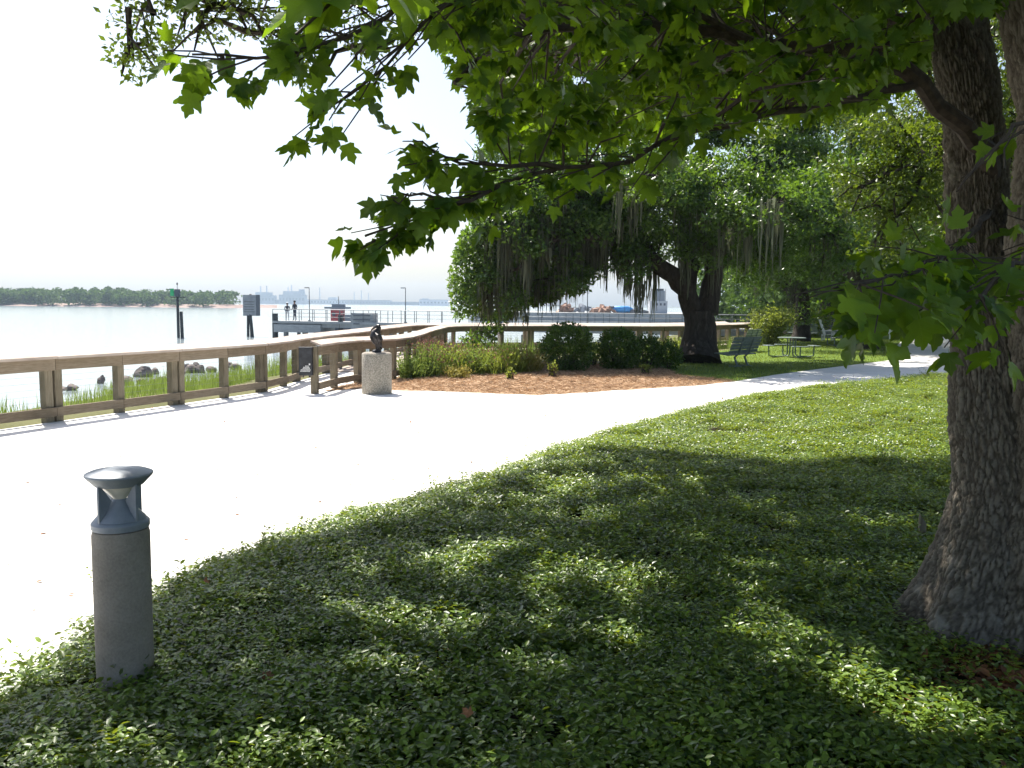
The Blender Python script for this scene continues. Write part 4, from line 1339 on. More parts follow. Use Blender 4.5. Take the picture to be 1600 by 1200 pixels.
cp = cover_points()
gme = bpy.data.meshes.new('ground_cover')
gme.vertices.add(len(cp))
gme.vertices.foreach_set('co', cp.astype(np.float32).ravel())
gc = link('ground_cover', gme)
props(gc, 'glossy green ground cover filling the bed in front of the path', 'ground cover', kind='stuff')
ng = bpy.data.node_groups.new('cover_scatter', 'GeometryNodeTree')
ng.interface.new_socket('Geometry', in_out='INPUT', socket_type='NodeSocketGeometry')
ng.interface.new_socket('Geometry', in_out='OUTPUT', socket_type='NodeSocketGeometry')
gi, go = ng.nodes.new('NodeGroupInput'), ng.nodes.new('NodeGroupOutput')
m2p = ng.nodes.new('GeometryNodeMeshToPoints')
iop = ng.nodes.new('GeometryNodeInstanceOnPoints')
ci = ng.nodes.new('GeometryNodeCollectionInfo')
ci.inputs['Collection'].default_value = clump_col
ci.inputs['Separate Children'].default_value = True
rv = ng.nodes.new('FunctionNodeRandomValue')
rv.data_type = 'FLOAT_VECTOR'
rv.inputs[0].default_value = (-.12, -.12, 0)
rv.inputs[1].default_value = (.12, .12, 6.283)
rs = ng.nodes.new('FunctionNodeRandomValue')
rs.inputs[2].default_value = .8
rs.inputs[3].default_value = 1.25
iop.inputs['Pick Instance'].default_value = True
ng.links.new(gi.outputs[0], m2p.inputs[0])
ng.links.new(m2p.outputs[0], iop.inputs['Points'])
ng.links.new(ci.outputs[0], iop.inputs['Instance'])
ng.links.new(rv.outputs[0], iop.inputs['Rotation'])
ng.links.new(rs.outputs[1], iop.inputs['Scale'])
ng.links.new(iop.outputs[0], go.inputs[0])
md = gc.modifiers.new('scatter', 'NODES')
md.node_group = ng
# dead leaves round the maple foot
n = 2600
a = RNG.uniform(0, 6.283, n); r_ = np.abs(RNG.normal(.0, .55, n))
x = 2.45 + r_ * np.cos(a); y = 3.68 + r_ * np.sin(a) * .8
ok = (y > 2.0) & in_poly(x, y, BED)
x, y = x[ok], y[ok]
pos = np.stack([x, y, bed_h(x, y) + RNG.uniform(.0, .05, len(x))], 1)
props(link('leaf_litter', leaf_cloud('leaf_litter', OVAL, pos, rdir(len(x)) * np.array([1, 1, .4]), rdir(len(x)) * .5 + np.array([0, 0, 1.0]), RNG.uniform(.03, .08, len(x)), M['dead'], RNG.random(len(x)))), 'brown dead leaves round the foot of the maple', 'leaf litter', kind='stuff')
# single fallen leaves on the cover
for i, (px, py) in enumerate(((318, 910), (415, 1062), (735, 1118))):
    p = G(px, py, .24)
    o = link('fallen_leaf', leaf_cloud('fallen_leaf', MAPLE, np.zeros((1, 3)), np.array([[.6 - i * .5, .3, .3]]), np.array([[0.1, -.5, 1.0]]), np.array([.05]), M['dead'], np.array([.8])))
    o.location = p
    props(o, ('brown curled leaf lying on the ground cover right of the bollard light', 'brown fallen leaf on the cover below and right of the bollard light', 'brown fallen leaf near the bottom middle of the ground cover')[i], 'leaf')
# stake
sk = empty('wooden_stake', G(1441, 838, .2), 'short grey broken wooden stake beside the maple trunk', 'stake')
MB().add([(-.03, -.012, -.1), (.03, -.012, -.1), (.03, .012, -.1), (-.03, .012, -.1), (-.028, -.012, .17), (.02, -.012, .10), (.02, .012, .10), (-.028, .012, .17)], [(3, 2, 1, 0), (4, 5, 6, 7), (0, 1, 5, 4), (1, 2, 6, 5), (2, 3, 7, 6), (3, 0, 4, 7)]).build('board', M['post'], sk)

# ------------------------------------------------------------------ maple: trunk with real bark relief
def cellular(u, v, nu, seed):
    """F2-F1 of jittered cells, periodic in u with nu cells"""
    r_ = np.random.default_rng(seed)
    nv = 128
    ju, jv = r_.random((nu, nv)), r_.random((nu, nv))
    iu, iv = np.floor(u).astype(int), np.floor(v).astype(int)
    f1 = np.full(u.shape, 9.0); f2 = np.full(u.shape, 9.0)
    for du in (-1, 0, 1):
        for dv in (-1, 0, 1):
            cu, cv = iu + du, iv + dv
            d = np.hypot(cu + ju[cu % nu, cv % nv] - u, cv + jv[cu % nu, cv % nv] - v)
            f2 = np.minimum(f2, np.maximum(f1, d))
            f1 = np.minimum(f1, d)
    return f2 - f1
def bark_tube(axis_pts, radii, nth, seed, flare=0.0, step=0.0115, amp=0.021):
    pts = catmull(axis_pts, step)
    n = len(pts)
    cum = np.concatenate([[0], np.cumsum([(b - a).length for a, b in zip(pts[:-1], pts[1:])])])
    rad = np.interp(np.linspace(0, 1, n), np.linspace(0, 1, len(radii)), radii)
    Pn = np.array([tuple(p) for p in pts])
    tan = norm(np.gradient(Pn, axis=0))
    xa = np.cross(np.array([0, 1.0, 0]), tan); xa = norm(xa)
    ya = np.cross(tan, xa)
    th = np.linspace(0, 2 * np.pi, nth, endpoint=False)
    TH, S = np.meshgrid(th, cum, indexing='xy')
    Rm = np.repeat(rad[:, None], nth, 1)
    nu = max(10, int(2 * np.pi * np.quantile(rad, .8) / 0.026))
    warp = .9 * (vnoise(S * 9, TH * 5.0, seed) - .5) + .5 * (vnoise(S * 26 + 7, TH * 14 + 3, seed + 5) - .5)
    u = TH / (2 * np.pi) * nu + warp
    wv = 1.1 * (vnoise(TH * 7 + 40, S * 8 + 9, seed + 6) - .5) + .5 * (vnoise(TH * 22 + 4, S * 24, seed + 7) - .5)
    c1 = cellular(u, S / 0.095 + wv, nu, seed)
    c2 = cellular(u * 2, S / 0.028 + wv, nu * 2, seed + 1)
    big_ = vnoise(TH * 6 + 11, S * 9, seed + 8)
    plate = sstep(0.0, 0.5, c1) * (.35 + .5 * big_) + sstep(0.0, .5, c2) * .3 + .15 * vnoise(TH * 40, S * 60, seed + 9)
    lump = (vnoise(TH * 1.6 + 20, S * 3, seed + 2) - .5) * .10 + (vnoise(TH * 3.2, S * 7, seed + 3) - .5) * .04
    root = flare * np.exp(-S / .20) * (1 + .8 * np.sin(TH * 4 + seed) + .5 * np.sin(TH * 7 + 1)) + .035 * np.exp(-S / .9) * np.sin(TH * 4 + seed + S * .8)
    Rm = Rm * (1 + lump) + root + (plate - .5) * amp + (vnoise(TH * 55, S * 70, seed + 21) - .5) * .006 + (vnoise(TH * 9, S * 14, seed + 22) - .5) * .018
    V = Pn[:, None, :] + Rm[..., None] * (np.cos(TH)[..., None] * xa[:, None, :] + np.sin(TH)[..., None] * ya[:, None, :])
    I = np.arange(n * nth).reshape(n, nth)
    Q = np.stack([I[:-1], np.roll(I, -1, 1)[:-1], np.roll(I, -1, 1)[1:], I[1:]], -1).reshape(-1, 4)
    return V.reshape(-1, 3), Q, plate.ravel()
def joined(parts):
    Vs, Qs, Ps, b = [], [], [], 0
    for V, Q, P_ in parts:
        Vs.append(V); Qs.append(Q + b); Ps.append(P_); b += len(V)
    return np.vstack(Vs), np.vstack(Qs), np.concatenate(Ps)
maple = empty('maple_tree', TREE, 'large maple with rough bark and drooping lobed leaves at the right edge', 'tree')
tz = Vector((TREE.x, TREE.y, 0))
left_stem = [(TREE.x - .02, TREE.y, .0), at(1565, 800, 4.6), at(1548, 600, 4.65), at(1528, 400, 4.7), at(1520, 200, 4.8), at(1490, 0, 4.9), at(1478, -60, 4.95)]
right_stem = [(TREE.x + .18, TREE.y - .05, .0), at(1640, 800, 4.45), at(1655, 600, 4.4), at(1650, 400, 4.3), at(1668, 200, 4.1), at(1640, 0, 3.9), at(1625, -60, 3.9)]
V, Q, P_ = joined([bark_tube(left_stem, [.35, .285, .235, .165, .15, .145, .135], 270, 5, .13),
                   bark_tube(right_stem, [.36, .30, .25, .22, .21, .20, .19], 270, 9, .13)])
link('trunk', np_mesh('trunk', V, Q, M['bark'], smooth=True, fattr=('plate', P_)), maple, world=True)

LIMBS = []
def limb(pts, r0, r1, thick=False):
    c = catmull(pts, .12)
    LIMBS.append((c, r0, r1))
limb([at(1532, 320, 4.75), at(1548, 262, 4.62), at(1500, 195, 4.45), at(1440, 130, 4.3), at(1330, 80, 4.1), at(1200, 70, 3.9), at(1000, 40, 3.6), at(830, 60, 3.4), at(710, 130, 3.2)], .062, .008)
limb([at(1440, 130, 4.3), at(1280, 165, 4.0), at(1067, 212, 3.5), at(960, 258, 3.3), at(880, 262, 3.15), at(790, 285, 3.05), at(700, 325, 3.0), at(570, 368, 2.9)], .022, .003)
limb([at(1200, 70, 3.9), at(1000, -10, 3.4), at(800, -30, 3.0), at(680, 20, 2.85), at(600, 105, 2.8), at(490, 182, 2.75)], .020, .003)
limb([at(1000, -10, 3.4), at(760, -70, 2.9), at(600, 30, 2.7), at(500, 70, 2.6), at(400, 90, 2.55), at(300, 85, 2.5)], .016, .003)
limb([at(1490, 0, 4.9), at(1200, -180, 3.2), at(800, -170, 1.9), at(650, -75, 1.4), at(430, -62, 1.2)], .03, .003)
limb([at(1545, 330, 4.6), at(1500, 380, 3.6), at(1440, 415, 2.9), at(1380, 435, 2.5), at(1300, 450, 2.3)], .02, .003)
limb([at(1655, 330, 4.25), at(1620, 380, 3.3), at(1560, 430, 2.7), at(1500, 490, 2.5)], .02, .004)
limb([at(1660, 180, 4.1), at(1640, 180, 3.2), at(1570, 210, 2.8), at(1500, 290, 2.7)], .02, .004)
limb([at(880, 262, 3.15), at(800, 262, 3.0), at(720, 250, 2.95), at(640, 225, 2.9)], .010, .003)
limb([at(790, 285, 3.05), at(730, 310, 2.85), at(660, 305, 2.8), at(620, 300, 2.8)], .008, .003)
limb([at(1482, -40, 4.94), at(1440, -250, 5.1), at(1400, -500, 5.4), at(1390, -700, 5.6)], .135, .07)
limb([at(1628, -40, 3.9), at(1570, -250, 3.9), at(1520, -500, 4.2), at(1530, -760, 4.4)], .19, .08)
top = at(1470, -120, 5.0)
limb([top, (1.2, 6.0, 4.7), (-.3, 8.0, 5.4), (-2.2, 10, 6.2), (-3.6, 11.5, 6.8)], .07, .01)
limb([top, (2.0, 7.5, 5.0), (1.5, 10, 6.0), (0.8, 12.5, 6.9)], .07, .01)
limb([top, (.6, 5.2, 4.6), (-1.6, 6.4, 5.2), (-3.2, 7.2, 5.7), (-4.2, 8.0, 6.0)], .06, .01)
limb([at(1440, -250, 5.1), (3.2, 7.0, 5.4), (4.2, 9.5, 6.2), (4.8, 12, 7.0)], .06, .01)
limb([at(1570, -250, 3.9), (1.0, 3.8, 4.6), (-1.2, 4.4, 5.0), (-3.2, 5.0, 5.5)], .06, .01)
limb([at(1570, -250, 3.9), (3.0, 3.0, 5.0), (4.5, 4.5, 5.8), (6, 6.5, 6.4)], .06, .01)
limb([at(1400, -500, 5.4), (1.6, 7, 6.6), (.5, 9, 7.4), (-1, 10.5, 7.8)], .05, .01)
limb([at(1570, -250, 3.9), (2.6, 2.4, 4.6), (1.4, .8, 5.2), (.2, -.8, 5.6)], .06, .01)
limb([at(1520, -500, 4.2), (3.6, 2.4, 6.0), (4.6, .6, 6.6), (5.2, -1.4, 6.8)], .06, .01)
limb([at(1520, -500, 4.2), (1.2, 3.0, 6.0), (-.8, 2.2, 6.6), (-2.6, 1.6, 6.8)], .06, .01)
limb([at(1520, -500, 4.2), (4.4, 4.6, 6.4), (6.2, 4.8, 7.0), (7.8, 4.6, 7.2)], .06, .01)
limb([at(1400, -500, 5.4), (3.4, 7.2, 7.2), (5.0, 9.2, 8.0)], .05, .01)
limb([at(1570, -250, 3.9), (1.4, 2.8, 4.2), (.3, 2.6, 4.2), (-.8, 3.0, 4.4)], .04, .008)
limb([(1.2, 6.0, 4.7), (.4, 6.5, 4.0), (-.3, 7.0, 3.9)], .03, .006)
limb([at(1490, 0, 4.9), (1.7, 6.0, 3.55), (1.1, 6.9, 3.75), (.2, 7.8, 4.2)], .035, .006)
limb([at(1490, 0, 4.9), (2.4, 6.4, 3.6), (2.4, 7.6, 4.0), (2.0, 8.6, 4.4)], .035, .006)
lb = MB()
NODES = []
for c, r0, r1 in LIMBS:
    n = len(c)
    rads = [r0 + (r1 - r0) * (i / (n - 1)) ** .8 for i in range(n)]
    wob = [p + Vector((random.gauss(0, 1), random.gauss(0, 1), random.gauss(0, 1))) * (0.006 + 0.1 * r0) * (0 < i < n - 1) for i, p in enumerate(c)]
    lb.tube(wob, rads, 9 if r0 > .03 else 6)
    NODES += [tuple(p) for p in wob]
NODES = np.array(NODES)
N_LOW = sum(len(c) for c, _, _ in LIMBS[:10])
# forbidden picture area for the general crown: open sky and view under the crown (the real crown leaves it free)
BOUNDX = [-400, 560, 650, 700, 740, 790, 860, 950, 1050, 1200, 1300, 1400, 1480, 1600, 2200]
BOUNDY = [-25, -20, 20, 140, 215, 270, 280, 250, 235, 215, 200, 180, 60, 20, 20]
def free_view(P3, margin=0):
    px, py, c = projn(P3)
    inside = (c > .05) & (px > -60) & (px < 1660) & (py > -30) & (py < 1230)
    return ~(inside & (py > np.interp(px, BOUNDX, BOUNDY) - margin))
tw_tips, tw_kind = [], []
rng = np.random.default_rng(77)
# crown in view
cnt = 0
while cnt < 470:
    px = rng.uniform(620, 1560); py = rng.uniform(-140, np.interp(px, BOUNDX, BOUNDY) - 25)
    Y = rng.uniform(2.7, 6.5) if rng.random() < .75 else rng.uniform(6, 9)
    p = at(px, py, Y)
    if px < 760 and Y > 4.5: continue
    tw_tips.append(tuple(p)); tw_kind.append(0); cnt += 1
# crown overhead that shades the bed
GAPS = [G(px, py, .2) for px, py in ((285, 925), (330, 950), (600, 975), (690, 985), (720, 880), (780, 860), (1010, 905), (1180, 885), (980, 1000), (850, 1045), (1010, 800), (900, 760), (1230, 1000), (1400, 1090), (1480, 1130), (590, 1060), (440, 1190), (30, 1190), (820, 830), (1330, 905), (1100, 760))]
GAPS = np.array([(g.x, g.y) for g in GAPS])
N_BIG = len(GAPS)
GAPS = np.vstack([GAPS, np.stack([np.random.default_rng(4).uniform(-2.2, 5, 26), np.random.default_rng(6).uniform(2.4, 9.0, 26)], 1)])
cot = math.cos(SUN_EL) / math.sin(SUN_EL)
SH = Vector((-SUN_H.x * cot, -SUN_H.y * cot))       # ground shift of a shadow per metre of height
def shade_ok(x, y, z):
    gx, gy = x + SH.x * (z - .15), y + SH.y * (z - .15)
    return gx, gy
cnt = 0
tries = 0
while cnt < 2300 and tries < 120000:
    tries += 1
    gx_, gy_ = rng.uniform(-2.6, 6.0), rng.uniform(1.2, 10.6)
    if not in_poly(np.array([gx_]), np.array([gy_]), BED)[0]: continue
    ed = line_dist(np.array([gx_]), np.array([gy_]), EDGE)[0]
    if ed < .28: continue
    lim = 9.2 + 1.0 * vnoise(np.array([gx_ * .9 + 3]), np.array([.5]), 12)[0] + (.4 if gx_ > 1 else -.3)
    if gy_ > lim: continue
    if np.min(np.hypot(GAPS[:, 0] - gx_, (GAPS[:, 1] - gy_))) < .14: continue
    if vnoise(np.array([gx_ * 1.2]), np.array([gy_ * 1.2]), 14)[0] < .10: continue
    z = rng.uniform(3.0, 7.6)
    p = np.array([gx_ - SH.x * z, gy_ - SH.y * z, z])
    if not free_view(p[None], 30)[0]: continue
    if np.min(np.linalg.norm(NODES - p, axis=1)) > 2.6: continue
    tw_tips.append(tuple(p)); tw_kind.append(1); cnt += 1
# the rest of the crown round and behind the trunk
cnt = 0
while cnt < 650:
    a_ = rng.uniform(0, 6.283); q_ = math.sqrt(rng.random())
    p = np.array([2.2 + 5.2 * q_ * math.cos(a_), 2.6 + 5.0 * q_ * math.sin(a_), 0])
    p[2] = rng.uniform(3.6, 5.0 + 3.2 * (1 - q_ * q_))
    if not free_view(p[None], 30)[0]: continue
    gx_, gy_ = p[0] + SH.x * p[2], p[1] + SH.y * p[2]
    if not in_poly(np.array([gx_]), np.array([gy_]), BED)[0] and gy_ > 2: continue
    if np.min(np.hypot(GAPS[:, 0] - gx_, (GAPS[:, 1] - gy_))) < .15: continue
    if np.min(np.linalg.norm(NODES - p, axis=1)) > 2.2: continue
    tw_tips.append(tuple(p)); tw_kind.append(1); cnt += 1
tw_tips = np.array(tw_tips); tw_kind = np.array(tw_kind)
LP, LD, LN, LS, LX = [], [], [], [], []
def leaves_on(pts, n, size, exempt, spread=.10, face=0.0):
    """leaves along the outer part of a twig"""
    pts = np.array([tuple(p) for p in pts])
    seg = np.linspace(0, 1, len(pts))
    t = rng.uniform(.25, 1.0, n)
    t[:2] = (1.0, .93)
    pos = np.stack([np.interp(t, seg, pts[:, k]) for k in range(3)], 1)
    out = norm(pts[-1] - pts[0])
    d = out * .35 + rng.normal(0, .55, (n, 3)) + np.array([0, 0, -.55])
    d = norm(d)
    s = size * rng.uniform(.65, 1.15, n)
    pos = pos + d * (s * .5)[:, None] * .9
    nr = rng.normal(0, .45, (n, 3)) + np.array([0, -.25 - face, .75])
    LP.append(pos); LD.append(d); LN.append(nr); LS.append(s); LX.append(np.full(n, exempt))
for p, kd in zip(tw_tips, tw_kind):
    dd = np.linalg.norm(NODES - p, axis=1)
    if kd == 1:
        dd[:N_LOW] += 50
    else:
        dd[:N_LOW][free_view(NODES[:N_LOW]) == False] += .6
    j = int(np.argmin(dd + rng.random(len(dd)) * .25))
    a = NODES[j]
    L = np.linalg.norm(a - p)
    mids = a + (p - a) * np.linspace(.1, .9, 6)[:, None]
    if not free_view(mids).all() and not (kd == 0 and L < .7):
        continue
    m1 = a + (p - a) * .5 + rng.normal(0, .07 * L, 3) + np.array([0, 0, .08 * L])
    q = [a, m1, p]
    lb.tube([tuple(x) for x in q], [.003 + .006 * min(L, 1.5), .003 + .003 * min(L, 1.5), .0018], 4, False)
    start = p + (m1 - p) * min(1.0, .5 / max(L * .5, .01))
    leaves_on([start, (start + p) / 2 + rng.normal(0, .03, 3), p], 18 if kd == 1 else 12, .135 if kd == 1 else .080, False)
    if kd == 1 and L > .9:
        leaves_on([m1, (m1 + p) / 2, p], 10, .13, False)
# sprays drawn from the photo: along the in-view limbs
def spray(k, t0, n, size, twlen, face=.3):
    c = LIMBS[k][0]
    for i in range(n):
        t = t0 + (1 - t0) * (i + rng.random()) / n
        a = np.array(tuple(c[min(len(c) - 1, int(t * (len(c) - 1)))]))
        b2 = np.array(tuple(c[min(len(c) - 1, int(t * (len(c) - 1)) + 2)]))
        tip = b2 + rng.normal(0, twlen * .6, 3) * np.array([1, 1, .55]) + np.array([0, 0, -.2 * twlen])
        lb.tube([tuple(a), tuple((a + tip) / 2 + rng.normal(0, .01, 3)), tuple(tip)], [.0035, .003, .0022], 4, False)
        leaves_on([a, (a + tip) / 2, tip], 4, size, True, face=face)
spray(1, .45, 24, .082, .12)
spray(1, .82, 6, .08, .06)
spray(2, .55, 15, .078, .10)
spray(3, .45, 16, .078, .10)
spray(4, .42, 20, .115, .10, .1)
spray(5, .35, 40, .095, .15)
spray(6, .25, 26, .09, .2)
spray(7, .5, 8, .09, .12)
spray(8, .2, 12, .08, .09)
spray(9, .2, 8, .08, .06)
LP, LD, LN, LS, LX = np.vstack(LP), np.vstack(LD), np.vstack(LN), np.concatenate(LS), np.concatenate(LX)
okl = free_view(LP + LD * LS[:, None] * .8, 0) | LX
px_, py_, cc_ = projn(LP)
okl &= ~((px_ > 1000) & (px_ < 1285) & (py_ > 440) & LX & (cc_ > 0))
sgx, sgy = LP[:, 0] + SH.x * (LP[:, 2] - .2), LP[:, 1] + SH.y * (LP[:, 2] - .2)
gr = np.array([.075 + .13 * ((i * 7919) % 10) / 10 for i in range(len(GAPS))])
gr[N_BIG:] *= .55
gd = np.min(np.hypot((sgx[:, None] - GAPS[None, :, 0]) / 1.9, sgy[:, None] - GAPS[None, :, 1]) / gr[None], axis=1)
okl &= ~((gd < 1) & (LP[:, 2] > 3.0))
sed = line_dist(sgx, sgy, EDGE)
okl &= ~((LP[:, 2] > 3.2) & (sgy > 6.2) & (sed < .55 + .5 * vnoise(sgx * 1.3, sgy * 1.3, 17)))
okl &= ~((LP[:, 2] > 3.2) & (sgy > 8.9 + 1.3 * vnoise(sgx * .9 + 3, sgy * 0 + .5, 12)))
tx_, ty_, _c = projn(LP + LD * LS[:, None])
dist_ = np.linalg.norm(LP - np.array(EYE), axis=1)
okl &= ~((dist_ < 1.9) & (px_ < 1000) & (ty_ > 105))
okl &= ~((dist_ < 1.9) & (px_ < 300))
okl &= ~((px_ > 1462) & (py_ > 40) & (py_ < 420) & (px_ < 1620) & (dist_ < 4.6) & (np.random.default_rng(3).random(len(px_)) < .72))
okl &= (np.linalg.norm(LP - np.array(EYE), axis=1) > .85)
LP, LD, LN, LS = LP[okl], LD[okl], LN[okl], LS[okl]
px_, py_, cc_ = projn(LP + LD * LS[:, None] * .4)
inview = (cc_ > .1) & (px_ > -20) & (px_ < 1620) & (py_ > -60) & (py_ < 1200)
scr = np.where(inview, LS / np.maximum(cc_, .1), 0)
order = np.argsort(-scr)
big = order[:300]
rest = order[300:]
lb.build('branches', M['twig'], maple, world=True)
near_ = rest[inview[rest] & (cc_[rest] < 7)]
far_ = np.setdiff1d(rest, near_)
ra = leaf_cloud('a', MAPLE, LP[near_], LD[near_], LN[near_], LS[near_], None, RNG.random(len(near_)), True, True, True)
rb_ = leaf_cloud('b', MAPLE_S, LP[far_], LD[far_], LN[far_], LS[far_], None, RNG.random(len(far_)), True, True, True)
fo = link('foliage', np_mesh('foliage', np.vstack([ra[0], rb_[0]]), np.vstack([ra[1], rb_[1] + len(ra[0])]), M['maple'], np.concatenate([ra[2], rb_[2]]), np.vstack([ra[3], rb_[3]])), maple, world=True)
fo['kind'] = 'stuff'
LEAFME = []
for v in range(5):
    V, T = MAPLE_D
    rv_ = np.random.default_rng(v)
    V2 = V * np.array([rv_.uniform(.82, 1.08), 1, rv_.uniform(.4, 2.4)]) + np.stack([rv_.normal(0, .012, len(V)), rv_.normal(0, .012, len(V)), rv_.normal(0, .015, len(V))], 1)
    LEAFME.append(np_mesh('leaf', V2, T, M['maple'], np.full(len(T), .2 * v), V[:, :2] + np.array([.6, 0]), smooth=True))
_, fx, fy, fz, fs_ = frames(LP[big], LD[big], LN[big], LS[big])
for i in range(len(big)):
    o = link('leaf', LEAFME[i % 5], maple)
    s = fs_[i]
    p = LP[big[i]]
    mw = Matrix(((fx[i][0] * s, fy[i][0] * s, fz[i][0] * s, p[0]), (fx[i][1] * s, fy[i][1] * s, fz[i][1] * s, p[1]), (fx[i][2] * s, fy[i][2] * s, fz[i][2] * s, p[2]), (0, 0, 0, 1)))
    o.matrix_local = Matrix.Translation(-TREE) @ mw

# ------------------------------------------------------------------ oaks
def oak(name, base, limbs, tr, label, seed, leaf=(.09, .16), per=95, mat='oakleaf', moss=0, moss_len=(.5, 1.5), sec=7, clump_r=.55, group=None, cat='tree', trunkpts=None, tpl=DIAMOND, sec_len=(1.0, 2.2), mossbox=None, prune=None, droop=0.0):
    rng = np.random.default_rng(seed)
    base = np.array(tuple(base))
    root = empty(name, Vector(base), label, cat, group)
    tk = MB()
    tp_ = catmull([Vector(p) for p in trunkpts], .25)
    n = len(tp_)
    rads = []
    for i in range(n):
        f = i / (n - 1)
        hgt = max(0.0, tp_[i].z - base[2])
        rads.append(tr * (1.0 - .22 * f) + tr * .38 * math.exp(-hgt / .45))
    tk.tube([p + Vector((rng.normal(0, .02), rng.normal(0, .02), 0)) * (i > 0) for i, p in enumerate(tp_)], rads, 20)
    centers = []
    br = MB()
    mossy = []
    for (pts, r0) in limbs:
        c = catmull([Vector(p) for p in pts], .3)
        m = len(c)
        rr_ = [max(.008, r0 * (1 - .93 * i / (m - 1))) for i in range(m)]
        c2 = [p + Vector(rng.normal(0, .05, 3)) * (i > 1) for i, p in enumerate(c)]
        (tk if r0 > tr * .35 else br).tube(c2, rr_, 12 if r0 > .15 else 8)
        k = max(3, int(m * .3 / (.30 if sec > 5 else .5)))
        for s in range(int(sec * m * .3 / 3.0) + 3):
            t = rng.uniform(.25, 1.0)
            a = np.array(tuple(c2[int(t * (m - 1))]))
            ax = np.array(tuple(c2[min(m - 1, int(t * (m - 1)) + 1)])) - a
            ax = ax / max(np.linalg.norm(ax), 1e-6) if np.linalg.norm(ax) > 0 else np.array([0, 0, 1.0])
            d = norm((rng.normal(0, 1, 3) * np.array([1, 1, .7]) + ax * .5 + np.array([0, 0, .25 - droop]))[None])[0]
            L = rng.uniform(*sec_len) * (1.15 - .45 * t)
            if prune is not None and not prune((a + d * L)[None])[0]:
                L *= .45
                if not prune((a + d * L)[None])[0]:
                    continue
            mid = a + d * L * .5 + np.array([0, 0, .12 * L])
            e = a + d * L + np.array([0, 0, -.1 * L - droop * .5])
            br.tube([tuple(a), tuple(mid), tuple(e)], [.035, .022, .008], 5, False)
            mossy += [mid, e, a]
            centers.append((e, clump_r)); centers.append((mid, clump_r * .7))
            for q_ in range(3):
                d2 = norm((d * .7 + rng.normal(0, .7, 3))[None])[0]
                e2 = mid + (e - mid) * rng.random() + d2 * rng.uniform(.35, .9)
                if prune is not None and not prune(e2[None])[0]:
                    continue
                br.tube([tuple(mid + (e - mid) * .3), tuple(e2)], [.014, .004], 4, False)
                centers.append((e2, clump_r))
    pos, dr, nr = [], [], []
    for c, r_ in centers:
        m = int(per * rng.uniform(.6, 1.3))
        cn = rng.normal(0, .55, 3) + np.array([0, 0, .8])
        u = norm(rng.normal(size=(m, 3)))
        q_ = u * (r_ * rng.random((m, 1)) ** .45) * np.array([1.15, 1.15, .62]) + c
        pos.append(q_)
        dr.append(u * .6 + rng.normal(0, .6, (m, 3)) + np.array([0, 0, -.1]))
        nr.append(rng.normal(0, .4, (m, 3)) + cn + u * .4)
    pos, dr, nr = np.vstack(pos), np.vstack(dr), np.vstack(nr)
    ok = pos[:, 2] > .5
    if prune is not None:
        ok &= prune(pos)
    pos, dr, nr = pos[ok], dr[ok], nr[ok]
    o = tk.build('trunk', M['oakbark'], root, True, world=True)
    br.build('branches', M['oakbark'], root, world=True)['kind'] = 'stuff'
    cr = link('crown', leaf_cloud('crown', tpl, pos, dr, nr, rng.uniform(*leaf, len(pos)), M[mat], rng.random(len(pos))), root, world=True)
    cr['kind'] = 'stuff'
    if moss:
        mossy = np.array(mossy)
        if mossbox is not None:
            w = mossbox(mossy)
            mossy = mossy[rng.random(len(mossy)) < w]
        V, T, vv = [], [], []
        b = 0
        K = 6
        for i in range(moss):
            c = mossy[rng.integers(len(mossy))] + rng.normal(0, .15, 3) * np.array([1, 1, .3])
            Lc = min(rng.uniform(*moss_len), max(.3, c[2] - 1.0 - .5 * rng.random()))
            for s in range(rng.integers(7, 16)):
                L = Lc * rng.uniform(.45, 1.0)
                a = c + rng.normal(0, .08, 3) * np.array([1, 1, .6])
                t = np.linspace(0, 1, K)
                path = a + np.stack([np.cumsum(rng.normal(0, .018, K)), np.cumsum(rng.normal(0, .018, K)), -t * L], 1)
                w = rng.uniform(.018, .055) * (1.0 - .8 * t ** 1.5) * (0.75 + .5 * rng.random(K))
                an = rng.uniform(0, 3.14)
                sd = np.array([math.cos(an), math.sin(an), 0])
                V.append(np.concatenate([path - sd * w[:, None], path + sd * w[:, None]]))
                for k in range(K - 1):
                    T.append((b + k, b + k + 1, b + K + k + 1)); T.append((b + k, b + K + k + 1, b + K + k))
                vv += [rng.random()] * (2 * (K - 1))
                b += 2 * K
        V = np.vstack(V)
        ms = link('hanging_moss', np_mesh('hanging_moss', V, np.array(T), M['moss'], np.array(vv)), root, world=True)
        ms['kind'] = 'stuff'
    return root
OY = 29.2
ob = G(1090, 567)
fork = at(1092, 482, OY)
